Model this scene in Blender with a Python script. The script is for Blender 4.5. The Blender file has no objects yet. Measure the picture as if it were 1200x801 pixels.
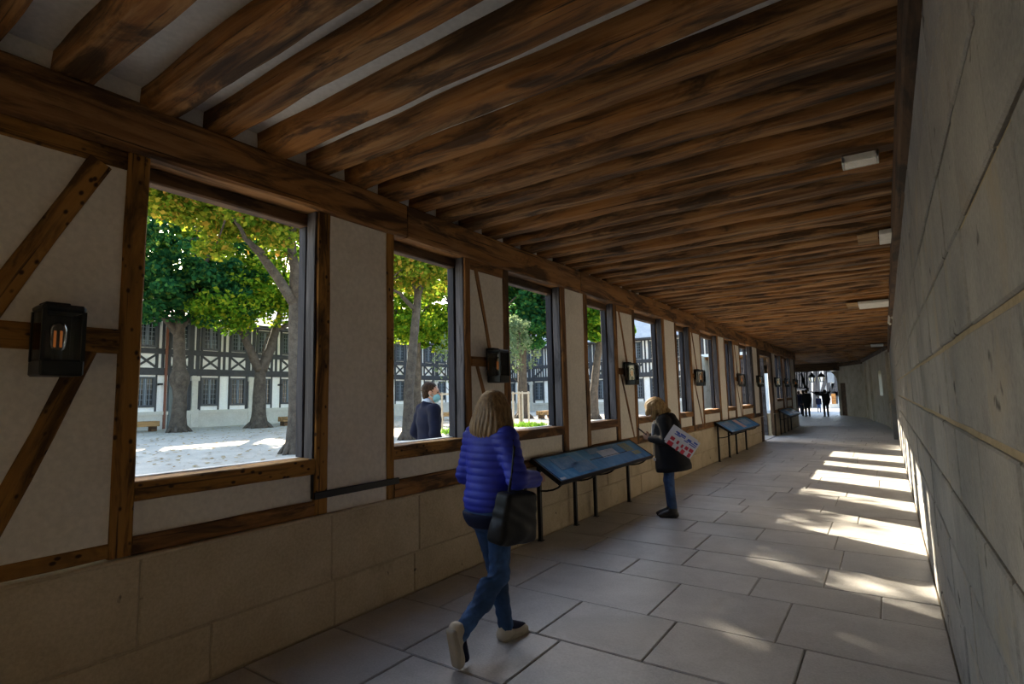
import bpy, bmesh, math, random
import numpy as np
from mathutils import Vector, Matrix, noise as mnoise

# ------------------------------------------------------------------ camera, sky, sun, exposure
scene = bpy.context.scene
C = scene.collection
cam_d = bpy.data.cameras.new('camera'); cam = bpy.data.objects.new('camera', cam_d); C.objects.link(cam)
CX, CY = 600.0, 400.5
VPY, VPX = (1038.0, 455.0), (-330.0, 485.0)          # vanishing points along and across the gallery
FPX = math.sqrt(-((VPX[0]-CX)*(VPY[0]-CX)+(VPX[1]-CY)*(VPY[1]-CY)))
_y = Vector((VPY[0]-CX, -(VPY[1]-CY), -FPX)).normalized()
_x = -Vector((VPX[0]-CX, -(VPX[1]-CY), -FPX)).normalized()
_z = _x.cross(_y)
RW = Matrix((_x, _y, _z))                            # world = RW @ camera
EYE = Vector((0, 0, 1.62))
cam.matrix_world = Matrix.Translation(EYE) @ RW.to_4x4()
cam_d.sensor_width = 36; cam_d.lens = FPX*36/1200; cam_d.clip_start = 0.05; cam_d.clip_end = 600
scene.camera = cam

SUN_TO = Vector((-1, 0.52, 0.57)).normalized()       # towards the sun
world = bpy.data.worlds.new('world'); scene.world = world; world.use_nodes = True
wn = world.node_tree.nodes; wl = world.node_tree.links
sky = wn.new('ShaderNodeTexSky'); sky.sky_type = 'NISHITA'; sky.sun_disc = False
sky.sun_elevation = math.asin(SUN_TO.z); sky.sun_rotation = math.atan2(SUN_TO.x, SUN_TO.y)
sky.air_density = 1.3; sky.dust_density = 2.0; sky.ozone_density = 1.0
wn['Background'].inputs['Strength'].default_value = 0.55
wl.new(sky.outputs[0], wn['Background'].inputs['Color'])
sun_d = bpy.data.lights.new('sun', 'SUN'); sun = bpy.data.objects.new('sun', sun_d); C.objects.link(sun)
sun_d.energy = 22.0; sun_d.angle = math.radians(0.55); sun_d.color = (1.0, 0.87, 0.66)
sun.rotation_euler = SUN_TO.to_track_quat('Z', 'Y').to_euler(); sun.location = (-40, 20, 30)
vs = scene.view_settings
vs.view_transform = 'Standard'; vs.look = 'None'; vs.gamma = 1.0; vs.use_curve_mapping = False
vs.exposure = 0.42

# ------------------------------------------------------------------ helpers
PI = math.pi
rnd = random.Random(7)
def tag(o, label=None, cat=None, group=None, kind=None):
    if label: o['label'] = label
    if cat: o['category'] = cat
    if group: o['group'] = group
    if kind: o['kind'] = kind
    return o
def link(name, me, mat=None, parent=None):
    o = bpy.data.objects.new(name, me); C.objects.link(o)
    if mat and me is not None and len(me.materials) == 0: me.materials.append(mat)
    if parent is not None: o.parent = parent
    return o
def empty(name, loc=(0, 0, 0), rz=0, parent=None):
    o = bpy.data.objects.new(name, None); C.objects.link(o); o.location = loc; o.rotation_euler = (0, 0, rz)
    o.empty_display_size = 0.1
    if parent is not None: o.parent = parent
    return o
class MB:
    """collects shapes for ONE mesh"""
    def __init__(s): s.v = []; s.f = []; s.m = []
    def add(s, v, f, mi=0):
        b = len(s.v); s.v += [tuple(p) for p in v]; s.f += [tuple(b+i for i in q) for q in f]; s.m += [mi]*len(f)
    def box(s, x0, x1, y0, y1, z0, z1, mi=0, M=None):
        v = [Vector((x, y, z)) for z in (z0, z1) for y in (y0, y1) for x in (x0, x1)]
        if M is not None: v = [M @ p for p in v]
        s.add(v, [(0,2,3,1),(4,5,7,6),(0,1,5,4),(2,6,7,3),(0,4,6,2),(1,3,7,5)], mi); return s
    def cbox(s, x0, x1, y0, y1, z0, z1, c=0.008, mi=0, M=None):
        """box with chamfered edges"""
        bm = bmesh.new(); bmesh.ops.create_cube(bm, size=1)
        for q in bm.verts: q.co = Vector(((x0+x1)/2+q.co.x*(x1-x0), (y0+y1)/2+q.co.y*(y1-y0), (z0+z1)/2+q.co.z*(z1-z0)))
        bmesh.ops.bevel(bm, geom=bm.edges[:], offset=c, segments=1, affect='EDGES')
        bm.verts.index_update()
        v = [q.co.copy() for q in bm.verts]; f = [[q.index for q in fa.verts] for fa in bm.faces]; bm.free()
        if M is not None: v = [M @ p for p in v]
        s.add(v, f, mi); return s
    def tube(s, pts, rad, n=8, cap=True, mi=0):
        pts = [Vector(p) for p in pts]
        if not isinstance(rad, (list, tuple)): rad = [rad]*len(pts)
        b = len(s.v); ref = None; vs_ = []
        for i, p in enumerate(pts):
            d = (pts[min(i+1, len(pts)-1)]-pts[max(i-1, 0)]).normalized()
            if ref is None: ref = Vector((0, 0, 1)) if abs(d.z) < .9 else Vector((1, 0, 0))
            a = d.cross(ref).normalized(); c = a.cross(d).normalized(); ref = c
            for k in range(n):
                t = 2*PI*k/n; vs_.append(p+(a*math.cos(t)+c*math.sin(t))*rad[i])
        fs = []
        for i in range(len(pts)-1):
            for k in range(n):
                k2 = (k+1) % n; fs.append((i*n+k, i*n+k2, (i+1)*n+k2, (i+1)*n+k))
        if cap:
            fs.append(tuple(range(n-1, -1, -1))); fs.append(tuple((len(pts)-1)*n+k for k in range(n)))
        s.add(vs_, fs, mi); return s
    def bar(s, a, b, w, t, side, mi=0):
        """flat bar from a to b, width w along side, thickness t"""
        a = Vector(a); b = Vector(b); d = (b-a).normalized(); side = Vector(side); side = (side-d*side.dot(d)).normalized(); n = d.cross(side)
        v = [p+side*w/2*i+n*t/2*j for p in (a, b) for i, j in ((-1,-1),(1,-1),(1,1),(-1,1))]
        s.add(v, [(3,2,1,0),(4,5,6,7),(0,1,5,4),(1,2,6,5),(2,3,7,6),(3,0,4,7)], mi); return s
    def quad(s, a, b, c, d, mi=0): s.add([a, b, c, d], [(0, 1, 2, 3)], mi); return s
    def build(s, name, mat, parent=None, smooth=False):
        me = bpy.data.meshes.new(name); me.from_pydata(s.v, [], s.f)
        for m in (mat if isinstance(mat, (list, tuple)) else [mat]): me.materials.append(m)
        if any(s.m): me.polygons.foreach_set('material_index', s.m)
        if smooth: me.polygons.foreach_set('use_smooth', [True]*len(me.polygons))
        me.update(); return link(name, me, None, parent)
def boxo(name, x0, x1, y0, y1, z0, z1, mat, parent=None, c=0.0):
    m = MB()
    if c: m.cbox(x0, x1, y0, y1, z0, z1, c)
    else: m.box(x0, x1, y0, y1, z0, z1)
    return m.build(name, mat, parent)

def timber_mesh(L, w, h, seg=10, ch=0.012, wob=0.008, seed=0, name='timber'):
    """rough hewn timber lying along local X from 0 to L, centred on Y and Z"""
    r = random.Random(seed); m = MB()
    sec = [(-.5,-.5+ch/h),(-.5+ch/w,-.5),(.5-ch/w,-.5),(.5,-.5+ch/h),(.5,.5-ch/h),(.5-ch/w,.5),(-.5+ch/w,.5),(-.5,.5-ch/h)]
    o = r.random()*100; v = []
    for i in range(seg+1):
        x = L*i/seg
        oy = mnoise.noise((x*.9+o, 3.1, 0))*wob*1.6; oz = mnoise.noise((x*.9+o, 8.7, 0))*wob*1.2
        for k, (a, b) in enumerate(sec):
            jy = mnoise.noise((x*2.3+o, k*5.3, 1.7))*wob; jz = mnoise.noise((x*2.3+o, k*7.9, 9.2))*wob
            v.append((x, a*w+oy+jy, b*h+oz+jz))
    f = []
    for i in range(seg):
        for k in range(8):
            k2 = (k+1) % 8; f.append((i*8+k, (i+1)*8+k, (i+1)*8+k2, i*8+k2))
    f.append(tuple(range(8))); f.append(tuple(seg*8+k for k in range(7, -1, -1)))
    m.add(v, f); me = bpy.data.meshes.new(name); me.from_pydata(m.v, [], m.f); me.update(); return me
def timber(name, p0, p1, w, h, mat, parent=None, up=(0, 0, 1), seg=None, ch=0.01, wob=0.007, seed=None):
    """timber from p0 to p1 (centre line); h along up, w across"""
    p0 = Vector(p0); p1 = Vector(p1); d = p1-p0; L = d.length; x = d/L
    up = Vector(up); z = (up-x*up.dot(x)).normalized(); y = z.cross(x)
    me = timber_mesh(L, w, h, seg or max(3, int(L/.22)), ch, wob, seed if seed is not None else rnd.random()*1e4, name)
    o = link(name, me, mat, parent)
    o.matrix_basis = Matrix.Translation(p0) @ Matrix((x, y, z)).transposed().to_4x4()
    return o
def copy_tree(o, parent=None):
    c = o.copy(); C.objects.link(c); c.parent = parent
    for ch in list(o.children): copy_tree(ch, c)
    return c

# ------------------------------------------------------------------ materials (all procedural)
class NT:
    def __init__(s, name):
        s.mat = bpy.data.materials.new(name); s.mat.use_nodes = True
        s.t = s.mat.node_tree; s.n = s.t.nodes; s.l = s.t.links; s.b = s.n['Principled BSDF']
    def node(s, ty, **kw):
        o = s.n.new(ty)
        for k, v in kw.items(): setattr(o, k, v)
        return o
    def coord(s, scale=(1, 1, 1), rand=True, kind='Object'):
        tc = s.node('ShaderNodeTexCoord'); mp = s.node('ShaderNodeMapping'); mp.inputs['Scale'].default_value = scale
        s.l.new(tc.outputs[kind], mp.inputs['Vector'])
        if rand:
            oi = s.node('ShaderNodeObjectInfo'); mu = s.node('ShaderNodeMath', operation='MULTIPLY'); mu.inputs[1].default_value = 97.0
            s.l.new(oi.outputs['Random'], mu.inputs[0]); s.l.new(mu.outputs[0], mp.inputs['Location'])
        return mp.outputs[0]
    def noise(s, vec, scale, detail=5, rough=.6, dist=0.0):
        t = s.node('ShaderNodeTexNoise'); t.inputs['Scale'].default_value = scale; t.inputs['Detail'].default_value = detail
        t.inputs['Roughness'].default_value = rough; t.inputs['Distortion'].default_value = dist
        s.l.new(vec, t.inputs['Vector']); return t.outputs['Fac']
    def ramp(s, fac, stops):
        r = s.node('ShaderNodeValToRGB'); el = r.color_ramp.elements
        while len(el) < len(stops): el.new(.5)
        for e, (p, c) in zip(el, stops): e.position = p; e.color = (*c, 1) if len(c) == 3 else c
        s.l.new(fac, r.inputs[0]); return r.outputs[0]
    def mix(s, fac, a, b, mode='MIX'):
        m = s.node('ShaderNodeMix', data_type='RGBA', blend_type=mode)
        for sock, v in ((m.inputs[0], fac), (m.inputs[6], a), (m.inputs[7], b)):
            if isinstance(v, (int, float)): sock.default_value = v
            elif isinstance(v, tuple): sock.default_value = (*v, 1)
            else: s.l.new(v, sock)
        return m.outputs[2]
    def bump(s, h, strength=.3, dist=.01):
        b = s.node('ShaderNodeBump'); b.inputs['Strength'].default_value = strength; b.inputs['Distance'].default_value = dist
        s.l.new(h, b.inputs['Height']); s.l.new(b.outputs[0], s.b.inputs['Normal'])
    def out(s, col=None, rough=.8, metal=0.0, spec=None):
        if col is not None:
            if isinstance(col, tuple): s.b.inputs['Base Color'].default_value = (*col, 1)
            else: s.l.new(col, s.b.inputs['Base Color'])
        s.b.inputs['Roughness'].default_value = rough; s.b.inputs['Metallic'].default_value = metal
        if spec is not None: s.b.inputs['Specular IOR Level'].default_value = spec
        return s.mat
def wood(name, dark, mid, light, hot, rough=.75, marks=0.0, spec=.3, grain=1.0):
    t = NT(name); v = t.coord((.9, 11*grain, 11*grain)); v2 = t.coord((.55, 2.2, 2.2)); v3 = t.coord((.8, 42*grain, 42*grain))
    base = t.ramp(t.noise(v, 1.0, 7, .65, .5), [(.25, dark), (.45, mid), (.62, light), (.8, mid)])
    patch = t.ramp(t.noise(v2, 1.3, 4, .6, .4), [(.42, (0, 0, 0)), (.62, (1, 1, 1))])
    c = t.mix(patch, base, hot, 'MIX') if hot else base
    if hot:
        half = t.node('ShaderNodeMath', operation='MULTIPLY'); half.inputs[1].default_value = .55; t.l.new(patch, half.inputs[0])
        c = t.mix(half.outputs[0], base, hot)
    dk = t.ramp(t.noise(t.coord((.7, 3.3, 3.3)), 1.7, 5, .65, .8), [(.40, (1, 1, 1)), (.52, (0, 0, 0))])
    dm = t.node('ShaderNodeMath', operation='MULTIPLY'); dm.inputs[1].default_value = .82; t.l.new(dk, dm.inputs[0])
    c = t.mix(dm.outputs[0], c, dark)
    fine = t.noise(v3, 1.0, 4, .6)
    crack = t.ramp(fine, [(.30, (0, 0, 0)), (.40, (1, 1, 1))])
    c = t.mix(crack, dark, c)
    if marks:
        vo = t.node('ShaderNodeTexVoronoi'); vo.inputs['Scale'].default_value = 1.0; t.l.new(t.coord((13, 19, 19)), vo.inputs['Vector'])
        sp = t.ramp(vo.outputs['Distance'], [(.13, (1, 1, 1)), (.24, (0, 0, 0))])
        mm = t.node('ShaderNodeMath', operation='MULTIPLY'); mm.inputs[1].default_value = marks; t.l.new(sp, mm.inputs[0])
        c = t.mix(mm.outputs[0], c, dark)
    t.bump(fine, .5, .012)
    return t.out(c, rough, spec=spec)
def mottled(name, cols, scale=3.0, rough=.85, bump=.25, fine=40.0, stain=None, rand=True, spec=.3, pits=None, bdist=.006):
    t = NT(name); v = t.coord(rand=rand)
    n = len(cols); c = t.ramp(t.noise(v, scale, 6, .62, .3), [(.3+.4*i/max(1, n-1), q) for i, q in enumerate(cols)])
    f = t.noise(v, fine, 3, .6)
    c = t.mix(.22, c, t.ramp(f, [(.35, tuple(x*.55 for x in cols[0])), (.65, cols[-1])]))
    if stain:
        st = t.ramp(t.noise(v, stain[0], 5, .65, .6), [(stain[1], (0, 0, 0)), (stain[1]+.12, (1, 1, 1))])
        m = t.node('ShaderNodeMath', operation='MULTIPLY'); m.inputs[1].default_value = stain[3]; t.l.new(st, m.inputs[0])
        c = t.mix(m.outputs[0], c, stain[2])
    if pits:
        pv = t.ramp(t.noise(v, pits[0], 3, .5, .2), [(pits[1], (0, 0, 0)), (pits[1]+.03, (1, 1, 1))])
        c = t.mix(pv, c, pits[2])
    if bump: t.bump(f, bump, bdist)
    return t.out(c, rough, spec=spec)
def plain(name, col, rough=.6, metal=0.0, spec=None, var=.0, scale=12):
    t = NT(name)
    v = t.coord(); n = t.noise(v, scale, 4, .6); a = var or .12
    c = t.ramp(n, [(.3, tuple(x*(1-a) for x in col)), (.7, tuple(min(1, x*(1+a)) for x in col))])
    return t.out(c, rough, metal, spec)
def glass(name, tint=(1, 1, 1), rough=.02):
    t = NT(name); t.n.remove(t.b); o = t.n['Material Output']
    tr = t.node('ShaderNodeBsdfTransparent'); tr.inputs[0].default_value = (*tint, 1)
    gl = t.node('ShaderNodeBsdfGlossy'); gl.inputs['Roughness'].default_value = rough
    fr = t.node('ShaderNodeFresnel'); fr.inputs[0].default_value = 1.45
    mx = t.node('ShaderNodeMixShader'); t.l.new(fr.outputs[0], mx.inputs[0]); t.l.new(tr.outputs[0], mx.inputs[1]); t.l.new(gl.outputs[0], mx.inputs[2])
    t.l.new(mx.outputs[0], o.inputs[0]); return t.mat
def leafmat(name, stops):
    t = NT(name); t.n.remove(t.b); o = t.n['Material Output']
    geo = t.node('ShaderNodeNewGeometry')
    c = t.ramp(geo.outputs['Random Per Island'], stops)
    d = t.node('ShaderNodeBsdfDiffuse'); tr = t.node('ShaderNodeBsdfTranslucent'); t.l.new(c, d.inputs[0]); t.l.new(c, tr.inputs[0])
    mx = t.node('ShaderNodeMixShader'); mx.inputs[0].default_value = .55; t.l.new(d.outputs[0], mx.inputs[1]); t.l.new(tr.outputs[0], mx.inputs[2])
    t.l.new(mx.outputs[0], o.inputs[0]); return t.mat

M = {}
M['oak'] = wood('aged_oak', (.035, .018, .009), (.20, .095, .035), (.32, .17, .07), (.38, .175, .045), marks=.0)
M['joist'] = wood('oak_joist', (.030, .017, .009), (.17, .080, .028), (.38, .215, .092), (.46, .19, .040), grain=1.5)
M['oak_marked'] = wood('oak_with_adze_marks', (.030, .014, .006), (.27, .130, .030), (.36, .185, .05), (.42, .20, .035), marks=.95)
M['oak_dark'] = wood('dark_oak', (.020, .013, .009), (.075, .042, .022), (.12, .07, .036), (.15, .08, .035))
M['oak_grey'] = wood('weathered_grey_oak', (.016, .015, .018), (.050, .046, .050), (.090, .083, .088), None)
M['frame_dark'] = wood('dark_blue_grey_frame_wood', (.007, .007, .010), (.018, .019, .028), (.033, .033, .044), None)
M['plaster'] = mottled('lime_plaster', [(.74, .69, .60), (.81, .76, .665), (.85, .80, .71)], 2.2, .9, .14, 30)
M['ceil_plaster'] = mottled('ceiling_plaster', [(.82, .81, .78), (.88, .87, .84)], 2.0, .9, .2, 30)
M['stone_low'] = mottled('limestone_low_wall', [(.46, .37, .24), (.57, .47, .32), (.66, .555, .40)], 2.6, .85, .5, 55, stain=(1.7, .56, (.30, .235, .15), .55), pits=(7.0, .71, (.10, .085, .07)))
M['stone_right'] = mottled('limestone_right_wall', [(.18, .182, .19), (.255, .253, .252), (.32, .31, .295)], 3.0, .75, .6, 60, stain=(2.2, .56, (.30, .255, .19), .6), pits=(5.0, .69, (.05, .048, .05)), bdist=.008)
M['mortar'] = mottled('lime_mortar', [(.27, .22, .145), (.36, .30, .21)], 9, .95, .6, 60, rand=False)
M['mortar_left'] = mottled('pale_lime_mortar', [(.40, .33, .22), (.52, .43, .30)], 9, .95, .6, 60, rand=False)
M['slab'] = mottled('paving_limestone', [(.37, .365, .36), (.47, .46, .45), (.55, .54, .525)], 2.4, .42, .35, 70, stain=(1.1, .55, (.33, .31, .28), .45), spec=.5)
M['joint'] = mottled('paving_joint', [(.27, .255, .235), (.40, .375, .34)], 7, .95, .5, 60, rand=False)
M['iron'] = plain('black_iron', (.018, .018, .020), .45, .6)
M['lantern'] = plain('dark_bronze_metal', (.020, .024, .024), .38, .5)
M['glass'] = glass('clear_glass', (.93, .95, .95))
M['white_paint'] = plain('white_paint', (.72, .71, .66), .6)
# ------------------------------------------------------------------ the gallery
XL, XR = -3.40, 0.22            # inner faces of the two long walls
Y0, Y1 = -6.0, 28.3             # start of the built gallery behind the camera, end of the timber wall
YE = 40.0                       # far opening
def piece(name, u0, u1, v0, v1, d0, d1, frame, mat, parent, ch=.008, jit=.004, r=rnd):
    """masonry piece: u,v span its face, d0 (back) to d1 (face); frame maps (u,v,d) to world"""
    j = lambda: r.uniform(-jit, jit)
    cs = [(u0+abs(j()), v0+abs(j())), (u1-abs(j()), v0+abs(j())), (u1-abs(j()), v1-abs(j())), (u0+abs(j()), v1-abs(j()))]
    cu, cv = (u0+u1)/2, (v0+v1)/2
    ins = [(a+(ch if a < cu else -ch), b+(ch if b < cv else -ch)) for a, b in cs]
    v = [frame(a, b, d0) for a, b in cs]+[frame(a, b, d1-ch) for a, b in cs]+[frame(a, b, d1) for a, b in ins]
    f = []
    for k in range(4):
        k2 = (k+1) % 4; f += [(k, k2, 4+k2, 4+k), (4+k, 4+k2, 8+k2, 8+k)]
    f.append((8, 9, 10, 11))
    c = Vector(frame(cu, cv, d1))
    me = bpy.data.meshes.new(name); me.from_pydata([tuple(Vector(p)-c) for p in v], [], f)
    bm = bmesh.new(); bm.from_mesh(me); bmesh.ops.recalc_face_normals(bm, faces=bm.faces[:]); bm.to_mesh(me); bm.free()
    n = Vector(frame(cu, cv, d1+1))-c
    if me.polygons[-1].normal.dot(n) < 0: me.flip_normals()
    o = link(name, me, mat, parent); o.location = c; return o

# ---- floor
m = MB(); m.box(-3.6, .5, Y0, 29.0, -.3, -.012); m.box(-8, .5, 29.0, 41.0, -.3, -.012)
floor = tag(m.build('floor', M['joint']), kind='structure')
fl = lambda u, v, d: (u, v, d)
rows = [.5, 1.2, 1.95, 2.62, 3.29, 3.98, 4.77, 5.27, 5.86]
while rows[-1] < 40.6: rows.append(rows[-1]+rnd.choice([.52, .6, .68, .76, .82]))
fixed = {3.29: [-3.0, -2.1, -1.35, -.54], 3.98: [-2.75, -1.57, -.715], 4.77: [-2.13, -1.03, -.15], 5.27: [-2.75, -1.72, -.55]}
for a, b in zip(rows[:-1], rows[1:]):
    xl = XL if b < 29.2 else -7.6
    if a in fixed: js = fixed[a]
    else:
        js = []; x = xl+rnd.uniform(.35, 1.0)
        while x < XR-.3: js.append(x); x += rnd.uniform(.7, 1.35)
    e = [xl]+js+[XR]
    for x0, x1 in zip(e[:-1], e[1:]):
        piece('paving_slab', x0+.003, x1-.003, a+.003, b-.003, -.05, rnd.uniform(-.003, .002), fl, M['slab'], floor, .006, .004)

# ---- ceiling: plaster between worn oak joists
m = MB(); m.box(-3.8, .6, Y0, 28.9, 3.462, 3.6); m.box(-8, .6, 28.9, 41, 3.462, 3.6)
ceiling = tag(m.build('ceiling', M['ceil_plaster']), kind='structure')
boxo('plaster_infill', -3.60, -3.44, Y0, 28.3, 3.325, 3.462, M['ceil_plaster'], ceiling)
jy = [.84, 1.25, 1.60, 1.97, 2.35, 2.70, 3.05, 3.41, 3.76, 4.10, 4.49, 4.87, 5.24]
while jy[-1] < 39.4: jy.append(jy[-1]+rnd.uniform(.345, .395))
pre = [.45-.385*i for i in range(17)]
jm = [timber_mesh(3.72, .182, .165, 30, .024, .013, 100+i, 'joist') for i in range(9)]
jl = timber_mesh(8.0, .205, .17, 30, .022, .011, 300, 'joist')
for i, y in enumerate(pre+jy):
    far = y > 29
    me = jl if far else jm[(i*5+i//9) % 9]
    o = link('joist', me, M['joist'], ceiling)
    flip = rnd.random() < .5
    o.location = (-7.8 if far else -3.48, y+.10, 3.325+.085+rnd.uniform(-.012, .012))
    o.rotation_euler = (0, 0, rnd.uniform(-.007, .007)); o.scale = (1, rnd.uniform(.90, 1.10), 1)

wall_light_stop = tag(boxo('wall_light_stop', -3.7, .6, Y0-.3, Y0, -.3, 3.6, M['stone_low']), kind='structure')  # unseen end wall, added to shut out light from behind the camera
# ---- wall plate on the right wall, under the joist ends
wr_top = 3.06
# ---- right wall of big limestone blocks
mr = MB(); mr.box(.232, .8, Y0, 26.4, -.2, 3.5)
wall_right = tag(mr.build('wall_right', M['mortar']), kind='structure')
rf = lambda u, v, d: (.235-d, u, v)
zr = [0.0, .17, .50, .83, 1.145, 1.465, 1.79, 2.11, 2.43, 2.75, 3.06]
for k, (a, b) in enumerate(zip(zr[:-1], zr[1:])):
    y = .55+rnd.uniform(0, .35)
    while y < 14.6:
        L = rnd.uniform(.42, .92)
        if y+L > 14.0: L = 14.8-y
        g = .012 if abs(a-1.79) < .01 or abs(a-1.465) < .01 else .006
        piece('stone_block', y+.006, y+L-.006, a+g, b-.006, -.04, .015+rnd.uniform(-.004, .003), rf, M['stone_right'], wall_right, .006, .006)
        y += L
# plain ashlar beyond, its joints too fine to tell apart
boxo('ashlar_face', .222, .26, 14.8, 26.4, 0, 3.06, M['stone_right'], wall_right)
timber('wall_plate', (.235, Y0, 3.185), (.235, 26.4, 3.185), .13, .25, M['oak_dark'], wall_right, seg=60, wob=.006)
mb_ = MB(); mb_.box(.10, .23, 21.3, 22.1, 0, 1.16)
mb_.add([(.06, 21.26, 1.16), (.23, 21.26, 1.16), (.23, 22.14, 1.16), (.06, 22.14, 1.16), (.23, 21.26, 1.30), (.23, 22.14, 1.30)], [(0, 3, 2, 1), (0, 1, 4), (3, 5, 2), (0, 4, 5, 3)])
mb_.build('buttress', M['stone_right'], wall_right)
# far end of the right wall swings in towards the passage, with a narrow slit window and a dark door
def wall_seg(name, a, b, z0, z1, th, mat, parent=None):
    a = Vector((a[0], a[1], 0)); b = Vector((b[0], b[1], 0)); n = Vector((b.y-a.y, -(b.x-a.x), 0)).normalized()
    if n.x < 0: n = -n
    m = MB(); v = [(p+n*o) for o in (0, th) for p in (a, b)]
    vv = [(q.x, q.y, z) for z in (z0, z1) for q in v]
    m.add(vv, [(0,1,3,2),(4,6,7,5),(0,4,5,1),(2,3,7,6),(0,2,6,4),(1,5,7,3)])
    return m.build(name, mat, parent)
A, B, D0, D1 = Vector((.21, 26.4)), Vector((-1.0, 37.07)), Vector((-2.05, 39.4)), Vector((-2.5, 40.15))
L_ = lambda t: A+(B-A)*t
M['stone_far'] = mottled('limestone_passage', [(.36, .32, .25), (.47, .42, .34), (.55, .50, .41)], 2.0, .85, .5, 40, stain=(1.3, .55, (.30, .25, .17), .6))
wf = wall_seg('wall_passage', L_(0), L_(.27), -.2, 3.5, .6, M['stone_far']); tag(wf, kind='structure')
wall_seg('masonry_below_slit', L_(.27), L_(.37), -.2, 1.30, .6, M['stone_far'], wf)
wall_seg('masonry_above_slit', L_(.27), L_(.37), 2.45, 3.5, .6, M['stone_far'], wf)
wall_seg('masonry', L_(.37), B, -.2, 3.5, .6, M['stone_far'], wf)
wall_seg('masonry', B, D0, -.2, 3.5, .6, M['stone_far'], wf)
wall_seg('masonry_above_door', D0, D1, 2.02, 3.5, .6, M['stone_far'], wf)
for t in (.03, .62, .86):
    p = L_(t); q = L_(t+.035); off = Vector((-.10, -.01))
    wall_seg('pilaster', p+off, q+off, 0, 3.1, .16, M['stone_far'], wf)
timber('wall_plate', (A.x-.02, A.y, 3.28), (B.x-.03, B.y, 3.22), .10, .16, M['oak_dark'], wf)
timber('wall_plate', (B.x-.03, B.y, 3.20), (D1.x, D1.y, 3.16), .10, .24, M['oak_dark'], wf)
dr = wall_seg('door_2', D0+Vector((.06, .02)), D1+Vector((.06, .02)), 0, 2.02, .06, M['oak_dark']); tag(dr, kind='structure')
# stone arch jamb of the far opening
m = MB(); pts = []
for i in range(9):
    t = i/8; pts.append((-2.5-.0-.55*(1-math.cos(t*PI/2)), 2.05+.75*math.sin(t*PI/2)))
for (xa, za), (xb, zb) in zip(pts[:-1], pts[1:]):
    for yy in (0,):
        m.add([(xa, 40.0, za), (xb, 40.0, zb), (xb, 40.75, zb), (xa, 40.75, za)], [(0, 1, 2, 3)])
        m.add([(xa, 40.0, za), (xa+1.0, 40.0, za), (xa+1.0, 40.0, zb), (xb, 40.0, zb)], [(0, 1, 2, 3)])
m.box(-2.5, -1.9, 40.0, 40.75, 0, 2.05)
arch = m.build('arch_jamb', M['stone_far'], wf)
wp = boxo('wall_sun_block', -8.2, -7.7, 28.5, 41, -.3, 3.5, M['stone_far']); tag(wp, kind='structure')  # unseen wall added to keep the sun off the far floor
# lintel beam over the far opening
eb = timber('trim_1', (-8, 40.0, 3.16), (-2.2, 40.0, 3.16), .3, .68, M['oak_dark'], None, seg=12); tag(eb, kind='structure')

# ---- left wall: stone low wall below, timber frame and plaster above, open windows on the court
DOOR = (19.55, 21.6)
m = MB(); m.box(-3.63, -3.415, Y0, DOOR[0], -.3, .785); m.box(-3.63, -3.415, DOOR[1], Y1, -.3, .785)
wall_left = tag(m.build('wall_left', M['mortar_left']), kind='structure')
lf = lambda u, v, d: (XL-.02+d, u, v)
top_j = [Y0, -4.7, -3.4, -2.2, -1.2, .1, 1.36, 2.60, 3.50, 4.48, 5.42, 6.38, 7.35]
while top_j[-1] < 27: top_j.append(top_j[-1]+rnd.uniform(.8, 1.15))
bot_j = [Y0, -4.9, -3.8, -2.6, -1.5, -.4, .62, 1.75, 2.63, 3.44, 4.40, 5.0, 5.95, 6.9, 7.7]
while bot_j[-1] < 27: bot_j.append(bot_j[-1]+rnd.uniform(.7, 1.1))
for js, (a, b) in ((top_j, (.325, .795)), (bot_j, (0.0, .32))):
    js = js+[Y1]
    for y0, y1 in zip(js[:-1], js[1:]):
        segs = []
        if y1 <= DOOR[0] or y0 >= DOOR[1]: segs = [(y0, y1)]
        else:
            if y0 < DOOR[0]: segs.append((y0, DOOR[0]))
            if y1 > DOOR[1]: segs.append((DOOR[1], y1))
        for p, q in segs:
            if q-p > .08: piece('stone_block', p+.002, q-.002, a+.002, b-.002, -.03, .012+rnd.uniform(-.002, .002), lf, M['stone_low'], wall_left, .006, .003)
boxo('stone_ledge', -3.63, -3.372, Y0, DOOR[0], .792, .812, M['stone_low'], wall_left, .006)
boxo('stone_ledge', -3.63, -3.372, DOOR[1], Y1, .792, .812, M['stone_low'], wall_left, .006)

PX = -3.455     # centre of the wall timbers
def post(y0, y1, z0=.812, z1=3.03, mat='oak', x=PX, dep=.12):
    return timber('post', (x, (y0+y1)/2, z0), (x, (y0+y1)/2, z1), y1-y0, dep, M[mat], wall_left, up=(1, 0, 0), wob=.006, ch=.008)
def rail(y0, y1, z0, z1, mat='oak', x=PX, dep=.115, name='rail'):
    return timber(name, (x, y0, (z0+z1)/2), (x, y1, (z0+z1)/2), dep, z1-z0, M[mat], wall_left, wob=.006, ch=.008)
def panel(y0, y1, z0, z1, x1=-3.408):
    m = MB(); n, k = max(2, int((y1-y0)/.12)), max(2, int((z1-z0)/.12)); v = []
    for j in range(k+1):
        for i in range(n+1):
            y = y0+(y1-y0)*i/n; z = z0+(z1-z0)*j/k
            v.append((x1+mnoise.noise((y*1.7, z*1.7, 4.2))*.006, y, z))
    m.add(v, [(j*(n+1)+i, j*(n+1)+i+1, (j+1)*(n+1)+i+1, (j+1)*(n+1)+i) for j in range(k) for i in range(n)])
    m.box(x1-.14, x1-.012, y0, y1, z0, z1)
    return m.build('plaster_panel', M['plaster'], wall_left)
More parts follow.
